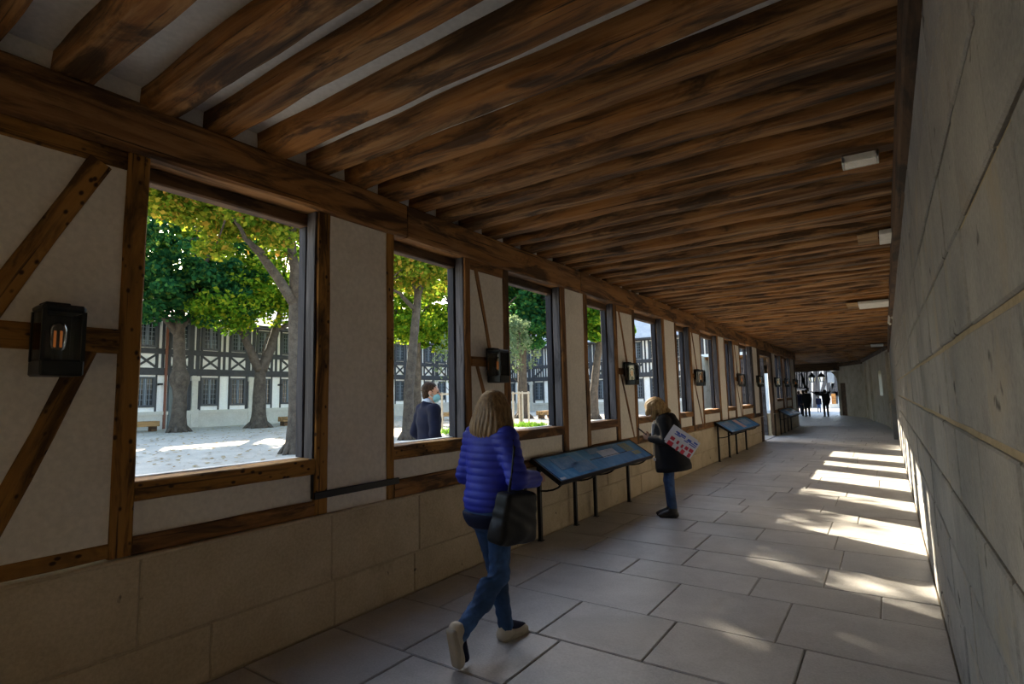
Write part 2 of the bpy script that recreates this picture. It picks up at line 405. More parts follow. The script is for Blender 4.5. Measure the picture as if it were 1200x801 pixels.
def brace(ya, za, yb, zb, w=.085, mat='oak_marked', x=-3.453, dep=.11):
    return timber('brace', (x, ya, za), (x, yb, zb), w, dep, M[mat], wall_left, up=(1, 0, 0), wob=.008, ch=.006)
win_n = [0]
def window(y0, y1, zs0, zs1, plank_top, near_wide=False):
    """opening between two posts: sill, plaster and plank below, weathered frame outside"""
    win_n[0] += 1
    if y1 < 17:
        rail(y0, y1, zs0, zs1, 'oak_marked' if win_n[0] < 3 else 'oak', name='sill', x=-3.505, dep=.215)
        panel(y0, y1, plank_top, zs0, -3.425)
        rail(y0-.0, y1, .812, plank_top, 'oak', name='plank')
    else:
        rail(y0, y1, zs0, zs1, 'oak', name='sill', x=-3.505, dep=.215); panel(y0, y1, .95, zs0, -3.425); rail(y0, y1, .812, .95, 'oak', name='plank')
    w = empty('window_%d' % win_n[0]); tag(w, kind='structure')
    sill_b = boxo('sill_board', -3.635, -3.57, y0, y1, zs1-.03, zs1+.004, M['white_paint'], w, .004)
    for nm, ya, yb, mt in (('frame_post', y1-.012, y1+.09, 'frame_dark'), ('frame_post', y0-.09, y0+.010, 'frame_dark')):
        timber(nm, (-3.58, (ya+yb)/2, zs1-.1), (-3.58, (ya+yb)/2, 3.05), yb-ya, .085, M[mt], w, up=(1, 0, 0), wob=.003, ch=.006)
    timber('head_rail', (-3.575, y0, 2.985), (-3.575, y1, 2.985), .10, .09, M['oak_dark'], w, wob=.003)
    # inner cheek of the far jamb, bleached by the weather
    timber('jamb_cheek', (-3.462, y1-.006, .93 if y1 < 17 else zs1), (-3.462, y1-.006, 3.03), .02, .098, M['oak_grey'], w, up=(1, 0, 0), wob=.003, ch=.004)

# near panel left of the first window, with braces meeting at a middle rail
panel(-.75, 1.20, .90, 2.93); panel(-2.9, -1.9, .90, 2.93); panel(Y0, -4.2, .90, 2.93)
for a_, b_ in ((-.75, 1.20), (-2.9, -1.9), (Y0, -4.2)): rail(a_, b_, .825, .90, 'oak_marked'); rail(a_, b_, 2.925, 3.03, 'oak_marked'); rail(a_, b_, 1.90, 2.03, 'oak_marked', x=-3.452)
for a_ in (-.75, -1.98, -2.9, -4.28): post(a_-.04 if a_ > -1 else a_, a_+.06)
brace(1.075, 2.93, .55, 1.80, .105); brace(1.06, 1.92, .66, .86, .10)
brace(.62, 2.0, .1, 2.93, .085); brace(.62, 1.95, .1, .86, .085)
post(1.20, 1.31, .82, 3.03, 'oak_marked')
window(1.31, 2.44, 1.10, 1.21, .91); post(2.44, 2.55, mat='oak_marked')
panel(2.55, 3.12, .812, 3.03); post(3.12, 3.20, mat='oak_marked')
st = boxo('iron_strap', -3.40, -3.378, 2.43, 3.24, .925, .975, M['iron'], wall_left, .004)
window(3.20, 4.15, 1.12, 1.235, .955)
def brace_panel(y0, y1, z0=.93):
    panel(y0, y1, z0, 2.93); rail(y0, y1, .812, z0); rail(y0, y1, 2.925, 3.03)
    w = y1-y0
    brace(y0+.16*w, 2.95, y0+.62*w, 2.0, .055, 'oak'); brace(y0+.12*w, 1.98, y0+.86*w, .93, .05, 'oak')
    rail(y0, y0+.45*w, 1.93, 2.03, 'oak', x=-3.45)
post(4.15, 4.24); brace_panel(4.24, 4.81); post(4.81, 4.92)
window(4.92, 6.10, 1.13, 1.24, .90)
post(6.10, 6.22, mat='oak'); panel(6.22, 6.75, .812, 3.03); post(6.75, 6.85)
window(6.85, 7.78, 1.13, 1.24, .93); post(7.78, 7.88); brace_panel(7.88, 8.52); post(8.52, 8.62)
window(8.62, 10.0, 1.13, 1.23, .93); post(10.0, 10.1); panel(10.1, 10.75, .812, 3.03); post(10.75, 10.85)
window(10.85, 11.70, 1.12, 1.22, .93); post(11.70, 11.80); brace_panel(11.80, 12.50); post(12.50, 12.58)
window(12.58, 14.05, 1.12, 1.22, .93); post(14.05, 14.15); panel(14.15, 14.77, .812, 3.03); post(14.77, 14.85)
window(14.85, 15.75, 1.12, 1.22, .93); post(15.75, 15.83); brace_panel(15.83, 16.50); post(16.50, 16.58)
window(16.58, 18.10, 1.12, 1.22, .93); post(18.10, 18.40, mat='oak_grey'); panel(18.40, 19.15, .812, 3.03); post(19.15, 19.55, 0, 3.03, 'oak_dark')
post(21.6, 21.95, .0, 3.03, 'oak_dark'); panel(21.95, 22.65, .93, 3.03); rail(21.95, 22.65, .812, .93)
window(22.65, 24.1, 1.22, 1.32, .93); post(24.1, 24.3, mat='oak'); brace_panel(24.3, 24.95); post(24.95, 25.05)
window(25.05, 26.5, 1.22, 1.32, .93); post(26.5, 26.62); panel(26.62, 27.75, .812, 3.03); post(27.75, 28.2, .812, 3.03, 'oak_dark')
rail(18.4, 19.55, .812, .93, 'oak_dark')
window(-1.9, -.79, 1.10, 1.21, .91); window(-4.2, -2.9, 1.10, 1.21, .91)   # bays behind the camera
# door lintel and threshold
rail(DOOR[0], DOOR[1], 2.85, 3.03, 'oak_dark', name='door_lintel')
boxo('threshold', -3.66, -3.38, DOOR[0], DOOR[1], -.2, .02, M['slab'], wall_left, .01)
door = boxo('door_1', -4.50, -3.62, 21.52, 21.58, .03, 2.82, M['oak_grey'], None, .006); tag(door, kind='structure')
for z in (.5, 1.4, 2.4): boxo('ledger_board', -4.5, -3.7, 21.49, 21.52, z, z+.14, M['oak_grey'], door, .004)
# the long plate beam carrying the joists
for ya, yb in ((Y0, 3.32), (3.335, 6.62), (6.635, 12.9), (12.915, 20.4), (20.415, 28.35)):
    timber('plate_beam', (-3.50, ya, 3.18), (-3.50, yb, 3.18), .27, .30, M['oak'], wall_left, seg=max(14, int((yb-ya)/.2)), wob=.010, ch=.016)
# ------------------------------------------------------------------ the court
def at(px, py, ax, val):
    """point of the photograph's line of sight where world axis ax equals val"""
    r = RW @ Vector((px-CX, -(py-CY), -FPX)); t = (val-EYE[ax])/r[ax]; return EYE+r*t
SL = .013
def gz(x): return SL*(-x-3.7)-.02
def on_ground(px, py):
    r = RW @ Vector((px-CX, -(py-CY), -FPX)); t = (SL*(-3.7)-.02-EYE.z)/(r.z+SL*r.x); return EYE+r*t
M['gravel'] = mottled('pale_court_gravel', [(.40, .37, .32), (.50, .465, .40), (.58, .54, .465)], .7, .95, .6, 18, stain=(.35, .55, (.42, .37, .28), .5), rand=False)
m = MB(); xs = [-75, -50, -31, -20, -10, -3.62]
for a, b in zip(xs[:-1], xs[1:]):
    m.add([(a, -40, gz(a)), (b, -40, gz(b)), (b, 43, gz(b)), (a, 43, gz(a))], [(0, 1, 2, 3)])
court = tag(m.build('court_ground', M['gravel']), kind='structure')
M['street'] = mottled('street_paving', [(.42, .41, .40), (.55, .54, .52)], 2, .8, .4, 25, rand=False)
street = tag(boxo('street_ground', -30, 20, 41.0, 90, -.3, -.03, M['street']), kind='structure')

# ---- half-timbered wings round the court
M['timber_far'] = plain('dark_painted_timber', (.030, .032, .040), .6, var=.3, scale=5)
M['infill'] = mottled('white_infill', [(.88, .88, .88), (.94, .94, .94)], 2, .9, .2, 20)
M['win_frame'] = plain('slate_blue_window_frame', (.045, .052, .065), .5)
M['bars'] = plain('grey_glazing_bars', (.16, .19, .23), .5)
M['pane'] = plain('dark_window_glass', (.022, .028, .036), .12, spec=.6)
M['stone_court'] = mottled('pale_court_stone', [(.50, .48, .44), (.62, .60, .55)], 1.6, .9, .4, 18)
M['roof'] = mottled('grey_slate_roof', [(.36, .38, .42), (.50, .52, .56)], 2.5, .7, .4, 12)
BW = 3.2
def bay_proto(style):
    """one bay, local x along the facade, y into the building, z up from the facade's foot"""
    P = []
    def add(name, m, mat, sub=()): P.append((name, m, mat, sub))
    def bx(name, x0, x1, y0, y1, z0, z1, mat): add(name, MB().box(x0, x1, y0, y1, z0, z1), mat)
    bx('stone_base', 0, BW, -.10, .3, -.3, .72, 'stone_court'); bx('base_ledge', 0, BW, -.16, .3, .72, .90, 'stone_court')
    m = MB().box(-.02, .36, -.17, .15, .0, .95).box(.02, .32, -.12, .15, .95, 2.55).box(-.04, .38, -.18, .15, 2.5, 2.75).box(.06, .28, -.16, .15, 1.7, 1.85)
    add('stone_pillar', m, 'stone_court')
    bx('wall_infill', 0, BW, .04, .3, .9, 5.75, 'infill')
    for x0, x1 in ((.0, .06), (.30, .52), (1.46, 1.53), (2.05, 2.12), (3.05, BW)): bx('post', x0, x1, -.02, .1, .9, 2.8, 'timber_far')
    for k, (x0, x1) in enumerate(((.52, 1.46), (2.12, 3.05))):
        for z0, z1 in ((1.12, 2.68), (4.2, 5.55)):
            fr = MB()
            for a in ((x0, x0+.13, z0, z1), (x1-.13, x1, z0, z1), (x0, x1, z1-.1, z1), (x0, x1, z0, z0+.12)): fr.box(a[0], a[1], -.04, .06, a[2], a[3])
            bars = MB(); n = 5; h = 5
            for i in range(1, n): xx = x0+.13+(x1-x0-.26)*i/n; bars.box(xx-.012, xx+.012, -.01, .03, z0+.12, z1-.1)
            for i in range(1, h): zz = z0+.12+(z1-z0-.22)*i/h; bars.box(x0+.13, x1-.13, -.01, .03, zz-.012, zz+.012)
            xm = (x0+x1)/2; bars.box(xm-.03, xm+.03, -.02, .03, z0+.12, z1-.1)
            add('window', fr, 'win_frame', (('glazing_bars', bars, 'bars'), ('pane', MB().box(x0+.1, x1-.1, .03, .05, z0+.1, z1-.08), 'pane')))
        xa, xb = x0, x1
        if style == 'x':
            add('brace', MB().bar((xa, -.01, 3.16), (xb, -.01, 3.86), .10, .06, (0, 0, 1)), 'timber_far')
            add('brace', MB().bar((xa, -.02, 3.86), (xb, -.02, 3.16), .10, .06, (0, 0, 1)), 'timber_far')
        else:
            for i in range(1, 4): xx = xa+(xb-xa)*i/4; bx('stud', xx-.06, xx+.06, -.01, .06, 3.12, 3.9, 'timber_far')
            add('brace', MB().bar((xa, -.03, 3.16), (xb, -.03, 3.80), .15, .06, (0, 0, 1)), 'timber_far')
    bx('lower_beam', 0, BW, -.10, .2, 2.78, 3.14, 'timber_far'); bx('upper_rail', 0, BW, -.06, .2, 3.88, 4.16, 'timber_far')
    for x0, x1 in ((.0, .10), (.22, .40), (.46, .56), (1.42, 1.54), (1.70, 1.82), (2.02, 2.14), (3.02, BW)): bx('stud', x0, x1, -.03, .1, 3.14, 5.7, 'timber_far')
    bx('eave_beam', 0, BW, -.12, .2, 5.62, 5.8, 'timber_far')
    return P
def wing(name, label, style, origin, rz, nb, ridge=7.9, sz=1.0):
    root = empty(name, origin, rz); root.scale = (1, 1, sz); tag(root, label, 'building')
    for i in range(nb):
        for k, (nm, m, mat, sub) in enumerate(PROTO[style]):
            key = (style, k)
            if key not in MESH:
                o = m.build(nm, M[mat], root); MESH[key] = o.data
            else: o = link(nm, MESH[key], None, root)
            o.location = (i*BW, 0, 0)
            for j, (sn, sm, sma) in enumerate(sub):
                kk = (style, k, j)
                if kk not in MESH: s = sm.build(sn, M[sma], o); MESH[kk] = s.data
                else: s = link(sn, MESH[kk], None, o)
    m = MB(); L = nb*BW
    m.add([(0, -.45, 5.72), (L, -.45, 5.72), (L, 4.0, ridge), (0, 4.0, ridge), (0, 8.4, 5.72), (L, 8.4, 5.72), (0, -.45, 5.84), (L, -.45, 5.84)],
          [(0, 1, 7, 6), (6, 7, 2, 3), (3, 2, 5, 4), (0, 4, 5, 1)])
    m.build('roof', M['roof'], root)
    boxo('back_wall', 0, L, 7.8, 8.0, -.3, 5.8, M['infill'], root)
    MB().box(0, L, -.52, -.40, 5.70, 5.80).build('gutter', M['timber_far'], root)
    return root
PROTO = {'x': bay_proto('x'), 'stud': bay_proto('stud')}; MESH = {}
XW = -31.0
ww = wing('timber_framed_wing', 'long two-storey timber wing with cross braces under its windows, facing the gallery', 'x', (XW, 11.2-BW, .36), PI/2, 11)
nw = wing('timber_framed_wing', 'two-storey timber wing with upright studs and slanting braces, closing the court end', 'stud', (-30.7, 43.0, .05), 0, 7, 10.8, 1.06)
# grey door set into the first wing
boxo('door', 5.25, 5.95, -.2, 0, 0, 2.65, plain('grey_door_paint', (.10, .12, .12), .5), ww)
boxo('downpipe', 5.02, 5.12, -.2, -.1, 0, 5.7, plain('rust_red_pipe', (.16, .055, .03), .6), ww)
for u in (4.75, 9.05+BW*.0+1.2, 11.5):
    boxo('wall_lamp', u, u+.14, -.3, 0, 2.25, 2.35, M['iron'], ww)

# ---- trees
M['bark'] = mottled('tree_bark', [(.035, .028, .022), (.075, .060, .047), (.12, .10, .08)], 4, .95, .9, 22, bdist=.03)
M['leaf_yellow'] = leafmat('autumn_leaves', [(.0, (.06, .13, .012)), (.45, (.15, .22, .02)), (.75, (.29, .32, .03)), (.92, (.42, .31, .04)), (1, (.36, .18, .04))])
M['leaf_green'] = leafmat('green_leaves', [(.0, (.03, .10, .012)), (.4, (.07, .19, .018)), (.75, (.16, .30, .025)), (1, (.30, .38, .03))])
M['leaf_dark'] = leafmat('dark_green_leaves', [(.0, (.014, .07, .030)), (.5, (.03, .13, .045)), (.85, (.07, .20, .045)), (1, (.18, .28, .05))])
M['leaf_mid'] = leafmat('turning_leaves', [(.0, (.05, .14, .012)), (.4, (.12, .25, .018)), (.75, (.25, .37, .025)), (1, (.42, .42, .03))])
M['leaf_pale'] = leafmat('pale_sapling_leaves', [(.0, (.12, .19, .09)), (1, (.26, .32, .17))])
def leaves(centres, n, size, r, spread, seed, flat=.55):
    g = np.random.default_rng(seed)
    cs = np.array([c[:3] for c in centres]); sp = np.array([c[3] for c in centres])
    idx = g.integers(0, len(cs), n)
    d = g.normal(size=(n, 3)); d /= np.linalg.norm(d, axis=1)[:, None]; rad = g.random(n)**.45
    p = cs[idx]+d*(rad*sp[idx])[:, None]*np.array([1, 1, flat])
    a = g.normal(size=(n, 3)); a[:, 2] *= .6; a /= np.linalg.norm(a, axis=1)[:, None]
    b = np.cross(a, g.normal(size=(n, 3))); b /= np.linalg.norm(b, axis=1)[:, None]
    s = size*(.6+.8*g.random(n))[:, None]
    nn = np.cross(a, b)
    v = np.stack([p-a*s*.5, p+b*s*.36+nn*s*.08, p+a*s*.5, p-b*s*.36+nn*s*.08], 1).reshape(-1, 3)
    return v
def mesh_quads(name, v):
    n = len(v)//4; me = bpy.data.meshes.new(name)
    me.vertices.add(n*4); me.vertices.foreach_set('co', v.astype(np.float32).ravel())
    me.loops.add(n*4); me.loops.foreach_set('vertex_index', np.arange(n*4, dtype=np.int32))
    me.polygons.add(n); me.polygons.foreach_set('loop_start', np.arange(0, n*4, 4, dtype=np.int32))
    me.update(calc_edges=True); me.validate(); return me
def tree(name, label, base, trunk, tr, limbs, blobs, leaf, n, size, seed, group=None, clus=70, burl=None):
    """trunk: list of points above the base; limbs: lists of points; blobs: crown ellipsoids (c, r)"""
    r = random.Random(seed); b = Vector(base); root = empty(name, b); tag(root, label, 'tree', group)
    m = MB(); pts = [Vector(p) for p in trunk]; fine = []
    for i in range(len(pts)-1):
        for k in range(6): fine.append(pts[i].lerp(pts[i+1], k/6))
    fine.append(pts[-1]); H = pts[-1].z or 1; rad = []
    for p in fine:
        q = tr*(1-.35*max(0, p.z)/H)+tr*.40*math.exp(-max(0, p.z)/(.28))
        if burl: q += tr*burl[1]*math.exp(-((p.z-burl[0])/.35)**2)
        rad.append(q*(1+r.uniform(-.05, .05)))
    m.tube(fine, rad, 14)
    for k in range(6):
        a = k*PI/3+r.random(); m.tube([(math.cos(a)*tr*.7, math.sin(a)*tr*.7, .35), (math.cos(a)*tr*1.5, math.sin(a)*tr*1.5, .08), (math.cos(a)*tr*2.1, math.sin(a)*tr*2.1, -.12)], [tr*.3, tr*.26, tr*.1], 6)
    o = m.build('trunk', M['bark'], root, True)
    cl = []
    for c, rr in blobs:
        for k in range(int(clus*rr[0]*rr[1]/9)+6):
            d = Vector((r.gauss(0, 1), r.gauss(0, 1), r.gauss(0, 1))).normalized()*(r.random()**.38)
            cl.append((c[0]+d.x*rr[0], c[1]+d.y*rr[1], c[2]+d.z*rr[2], r.uniform(.45, .95)*min(1.0, rr[0]/2.2)))
    m = MB()
    for L in limbs:
        L = [Vector(p) for p in L[:-1]]+[L[-1]] if not isinstance(L[-1], (int, float)) else L
        r0 = L[-1]; q = [Vector(p) for p in L[:-1]]; f2 = []
        for i in range(len(q)-1):
            for k in range(4):
                t = k/4; w = q[i].lerp(q[i+1], t); w += Vector((r.gauss(0, .02), r.gauss(0, .02), 0)); f2.append(w)
        f2.append(q[-1]); N = len(f2)
        m.tube(f2, [r0*(1-.7*i/(N-1)) for i in range(N)], 8)
    tips = [Vector(L[-2]) for L in limbs] or [pts[-1]]
    for k in range(min(len(cl), 46)):
        c = Vector(cl[(k*7) % len(cl)][:3]); t = min(tips+[pts[-1]], key=lambda q: (q-c).length)
        mid = t.lerp(c, .5)+Vector((r.gauss(0, .15), r.gauss(0, .15), r.uniform(.0, .3)))
        m.tube([t, mid, c], [tr*.16, tr*.10, .015], 5)
    m.build('branches', M['bark'], root, True)
    me = mesh_quads('foliage', leaves(cl, n, size, r, 1, seed))
    fo = link('foliage', me, M[leaf], root); tag(fo, kind='stuff'); return root
G = 'trees standing in the court'
b = on_ground(208, 506)
tree('court_tree', 'old tree with a burled trunk and dark green crown, beside a wooden bench', b, [(0,0,-.2),(0,.05,1.6),(-.05,.0,3.0),(0,-.1,4.6),(0,-.1,6.2)], .33,
     [[(0,-.1,4.6),(-.3,-1.4,6.4),(-.5,-2.6,8.2),.20],[(0,-.1,5.0),(.2,1.3,6.8),(.3,2.4,8.6),.20],[(0,-.1,5.6),(1.3,.2,7.4),(2.2,.3,9.3),.18]],
     [((0,-.6,9.0),(4.2,4.8,3.6)),((.9,1.4,6.6),(2.6,2.6,1.5)),((.9,-2.6,6.8),(2.8,2.8,1.7))], 'leaf_dark', 42000, .22, 11, burl=(2.55, .55))
b = on_ground(303, 501)
tree('court_tree', 'old tree whose trunk forks low into two limbs, crown yellow-green', b, [(0,0,-.2),(0,.0,1.4),(0,.02,2.7),(0,.05,3.3)], .39,
     [[(0,0,3.0),(0,-.75,4.4),(-.1,-1.3,5.6),(-.2,-2.6,7.0),.26],[(0,.1,3.0),(.1,.65,4.6),(.1,1.0,6.2),(.2,1.2,8.2),.30],[(0,.75,5.2),(.2,2.1,5.9),(.2,3.6,6.3),.14],[(0,-1.2,5.4),(.3,-2.4,6.0),(.4,-3.6,6.9),.12]],
     [((0,.4,9.0),(4.2,5.0,3.4)),((.9,-2.4,6.4),(2.4,2.4,1.5)),((.9,2.6,6.9),(2.6,2.6,1.7))], 'leaf_mid', 34000, .20, 12)
b = on_ground(347, 531)
tree('court_tree', 'leaning tree with wide bare limbs and yellowing leaves, its foot close to the second window', b, [(0,0,-.2),(0,0,1.4),(-.05,-.05,3.2),(-.05,-.1,4.7)], .27,
     [[(-.05,-.1,4.4),(-.1,-.9,5.4),(-.1,-1.5,6.0),(0,-2.6,7.0),.17],[(0,-.1,4.5),(.2,.5,5.8),(.3,.9,7.4),.17],[(0,-.1,4.6),(.2,-.4,6.2),(.3,-.5,8.2),.18],[(0,-1.2,5.7),(.6,-2.0,5.8),(1.0,-2.8,6.5),.09]],
     [((0,.2,8.2),(2.9,3.7,2.2)),((.2,-2.4,6.9),(2.2,2.2,1.5)),((0,2.2,8.7),(1.8,1.5,1.4)),((.3,-4.0,7.4),(2.0,1.8,1.4))], 'leaf_yellow', 46000, .15, 13)
b = on_ground(478, 515)
tree('court_tree', 'slender grey tree right behind the man in the navy jacket', b, [(0,0,-.2),(0,.05,1.8),(.05,.25,3.6),(.1,.42,5.2),(.1,.5,6.0)], .21,
     [[(.05,.3,4.9),(.1,-.5,5.4),(.1,-1.3,5.6),.10],[(.1,.4,5.4),(.2,1.0,6.3),(.2,1.8,6.8),.10],[(.1,.45,5.6),(-.3,.2,6.5),(-.5,-.4,7.0),.10]],
     [((0,.6,6.5),(2.4,2.2,.75)),((0,-1.4,6.3),(1.6,1.3,.8))], 'leaf_yellow', 9000, .17, 14)
b = on_ground(488, 495)
tree('court_tree', 'tall tree with a straight dark trunk and bright green drooping crown', b, [(0,0,-.2),(0,0,2.2),(0,.05,4.2),(.05,.05,5.6)], .33,
     [[(0,0,4.4),(.2,-1.5,6.0),(.2,-2.6,7.6),.16],[(0,0,4.8),(.2,1.5,6.2),(.2,2.8,7.4),.16],[(0,0,5.0),(.8,.2,7.0),(1.2,.2,8.4),.16]],
     [((0,0,7.6),(3.4,4.2,2.6)),((.4,1.6,5.2),(1.8,1.8,.9)),((.4,-1.5,5.6),(1.6,1.6,.9))], 'leaf_mid', 28000, .22, 15)
b = on_ground(613, 490)
tree('court_tree', 'stout dark trunk and deep green crown behind the staked sapling', b, [(0,0,-.2),(0,0,1.8),(0,.05,3.4),(0,.1,5.0)], .38,
     [[(0,0,3.8),(.3,-1.2,5.4),(.4,-2.4,7.0),.2],[(0,0,4.2),(.3,1.4,6.0),(.4,2.6,7.4),.2],[(0,0,4.5),(1.0,.3,6.4),(1.6,.4,8.0),.18]],
     [((0,.4,8.2),(4.2,4.4,3.2)),((1.8,0,6.2),(2.4,2.6,1.4))], 'leaf_dark', 26000, .28, 16)
b = on_ground(696, 491)
tree('court_tree', 'leaning dark tree with a small green crown before the end wing', b, [(0,0,-.2),(0,.1,1.6),(.2,.25,3.4),(.5,.4,5.2)], .30,
     [[(.4,.3,4.6),(1.2,.6,6.0),(2.0,.8,7.2),.15],[(.3,.3,4.8),(-.3,.2,6.4),(-1.0,.2,8.0),.16]],
     [((.4,.3,8.0),(3.2,3.0,2.8)),((1.4,0,5.9),(1.7,1.7,1.1))], 'leaf_green', 18000, .28, 17)
# saplings tied to wooden stake frames
M['stake'] = plain('pale_stake_wood', (.42, .36, .28), .8)
def sapling(px, py, label, h, seed, dens):
    b = on_ground(px, py); r = random.Random(seed)
    t = empty('sapling', b); tag(t, label, 'sapling')
    m = MB(); m.tube([(0,0,-.1),(.01,.02,h*.35),(0,.03,h*.7),(.02,0,h)], [.04,.035,.025,.01], 7); cl = []
    for k in range(24):
        z = h*r.uniform(.38, .98); a = r.random()*2*PI; L = (h-z)*.42+.35
        q = Vector((math.cos(a)*L*.7, math.sin(a)*L*.7, z+L*.8)); m.tube([(0, .02, z), (q.x*.5, q.y*.5, z+L*.3), tuple(q)], [.014, .01, .005], 5)
        cl.append((q.x*.7, q.y*.7, z+L*.5, .35)); cl.append((q.x, q.y, q.z, .3))
    m.build('stem', M['bark'], t, True)
    fo = link('foliage', mesh_quads('foliage', leaves(cl, dens, .13, r, 1, seed, 1.0)), M['leaf_pale'], t); tag(fo, kind='stuff')
    s = empty('stake_frame', b); tag(s, 'wooden stake frame round '+('the taller' if dens > 1000 else 'the thin')+' sapling', 'stake frame')
    for x, y in ((-.3, -.3), (.3, -.3), (.3, .3), (-.3, .3)): boxo('stake', x-.04, x+.04, y-.04, y+.04, -.1, 1.75, M['stake'], s, .01)
    for z in (1.62,):
        boxo('cross_rail', -.36, .36, -.345, -.275, z, z+.08, M['stake'], s); boxo('cross_rail', -.36, .36, .275, .345, z, z+.08, M['stake'], s)
        boxo('cross_rail', -.345, -.275, -.36, .36, z, z+.08, M['stake'], s); boxo('cross_rail', .275, .345, -.36, .36, z, z+.08, M['stake'], s)
    return t
sapling(529, 503, 'thin nearly bare sapling standing between stakes, by the tall green tree', 4.2, 5, 500)
sapling(611, 497, 'pale leafy sapling between stakes in front of the stout dark tree', 5.6, 6, 2600)
# tufts of grass at the sapling feet
M['grass'] = leafmat('grass_blades', [(.0, (.06, .16, .015)), (1, (.16, .30, .04))])
for px, py, lab in ((538, 507, 'bright green grass tuft at the thin sapling'), (620, 499, 'grass tuft at the leafy sapling')):
    b = on_ground(px, py); g = np.random.default_rng(int(px)); n = 900
    p = np.stack([g.normal(size=n)*.45, g.normal(size=n)*.45, np.zeros(n)], 1); a = g.random(n)*2*PI; hh = .08+.18*g.random(n)
    s = np.stack([np.cos(a)*.015, np.sin(a)*.015, np.zeros(n)], 1); tp = np.stack([g.normal(size=n)*.05, g.normal(size=n)*.05, hh], 1)
    v = np.stack([p-s, p+s, p+tp+s*.2, p+tp-s*.2], 1).reshape(-1, 3)
    o = link('grass_tuft', mesh_quads('grass_tuft', v), M['grass']); o.location = b; tag(o, lab, 'grass', kind='stuff')
# fallen leaves
g = np.random.default_rng(3); n = 2600
x = -8-22*g.random(n); y = 6+22*g.random(n); a = g.random(n)*2*PI; s = .05+.05*g.random(n)
ca, sa = np.cos(a)*s, np.sin(a)*s; z = SL*(-x-3.7)-.005
v = np.stack([np.stack([x-ca, y-sa, z], 1), np.stack([x+sa*.7, y-ca*.7, z+.01], 1), np.stack([x+ca, y+sa, z+.015], 1), np.stack([x-sa*.7, y+ca*.7, z+.01], 1)], 1).reshape(-1, 3)
M['litter'] = leafmat('dry_leaves', [(.0, (.30, .19, .06)), (.6, (.42, .30, .10)), (1, (.22, .12, .04))])
tag(link('fallen_leaves', mesh_quads('fallen_leaves', v), M['litter']), 'dry fallen leaves scattered over the pale court gravel', 'leaves', kind='stuff')
# box benches of squared timber
M['bench'] = wood('bench_oak', (.10, .055, .02), (.34, .20, .085), (.46, .28, .12), None)
def bench(px, py, L, rz, label):
    b = on_ground(px, py); t = empty('timber_bench', b, rz); tag(t, label, 'bench', None)
    for k in range(3): boxo('seat_beam', -L/2, L/2, -.27+k*.185, -.10+k*.185, .24, .50, M['bench'], t, .012)
    for s in (-.36, .36): boxo('foot', s*L-.12, s*L+.12, -.2, .2, -.05, .24, M['oak_dark'], t, .01)
bench(164, 506, 1.5, PI/2, 'squared timber bench beside the burled tree')
bench(343, 498, 1.5, PI/2, 'squared timber bench beside the forked tree')
bench(525, 492, 2.0, PI/2, 'squared timber bench behind the thin sapling')
bench(640, 490, 1.6, PI/2, 'squared timber bench beside the stout dark tree')
# ------------------------------------------------------------------ beyond the far opening: a street with half-timbered houses
M['house_white'] = mottled('house_plaster', [(.86, .86, .87), (.93, .93, .94)], 1.5, .9, .2, 20)
M['shop'] = plain('shopfront_paint', (.10, .075, .06), .6)
M['orange_door'] = wood('orange_door_wood', (.25, .10, .03), (.48, .22, .06), (.56, .27, .08), None)
YS = 58.0
def hs(px, py): p = at(px, py, 1, YS); return p.x, p.z
def house(name, label, px0, px1, top, tim, extra):
    x0 = hs(px0, 450)[0]; x1 = hs(px1, 450)[0]; zt = hs(940, top)[1]
    t = empty(name, (x0, YS, 0)); tag(t, label, 'building')
    boxo('facade', 0, x1-x0, .05, 6, -.3, zt+4, M['house_white'], t)
    for a in tim:
        (xa, za), (xb, zb) = hs(a[0], a[1]), hs(a[2], a[3])
        MB().bar((xa-x0, 0, za), (xb-x0, 0, zb), a[4], .10, (1, 0, 0) if abs(zb-za) > abs(xb-xa) else (0, 0, 1)).build('timber', M['timber_far'], t)
    for nm, a, mt in extra:
        (xa, za), (xb, zb) = hs(a[0], a[1]), hs(a[2], a[3])
        boxo(nm, min(xa, xb)-x0, max(xa, xb)-x0, -.06, .06, min(za, zb), max(za, zb), M[mt], t)
    m = MB(); L = x1-x0
    m.add([(0, -.3, zt+3.8), (L, -.3, zt+3.8), (L, 3, zt+6.5), (0, 3, zt+6.5), (L, 6.3, zt+3.8), (0, 6.3, zt+3.8)], [(0, 1, 2, 3), (3, 2, 4, 5), (0, 3, 5), (1, 4, 2)])
    m.build('roof', M['roof'], t); return t
house('street_house', 'timber-framed street house with close upright studs over a dark shopfront', 905, 955, 436,
      [(x, 455, x-.6, 405, .32) for x in (908, 913, 918, 923, 928, 932.5, 935.5, 938.5, 941.5, 944.5)]+[(939, 437, 944, 455, .2), (905, 456, 948, 456, .35), (905, 434, 948, 434, .3), (948, 487, 947, 405, .4)],
      [('shopfront', (908, 458, 946, 486), 'shop'), ('shop_window', (934, 461, 940, 476), 'pane'), ('window', (949.5, 470, 952, 482), 'pane')])
house('street_house', 'white street house with a long slanting brace and an orange wooden door', 955.3, 986, 436,
      [(957, 405, 959, 461, .28), (963, 461, 967, 445, .28), (967, 445, 969, 405, .3), (969, 405, 971, 461, .3), (973, 459, 976, 449, .22), (976, 449, 976.5, 460, .2), (955, 461, 984, 461, .4), (955, 405, 955, 487, .3), (979, 405, 980, 487, .3)],
      [('door_leaf', (974, 461, 980, 473), 'orange_door'), ('tiled_wall', (969, 436, 978, 448), 'bars'), ('window', (957.5, 463, 961, 478), 'pane'), ('low_wall', (973, 473, 984, 488), 'stone_court')])

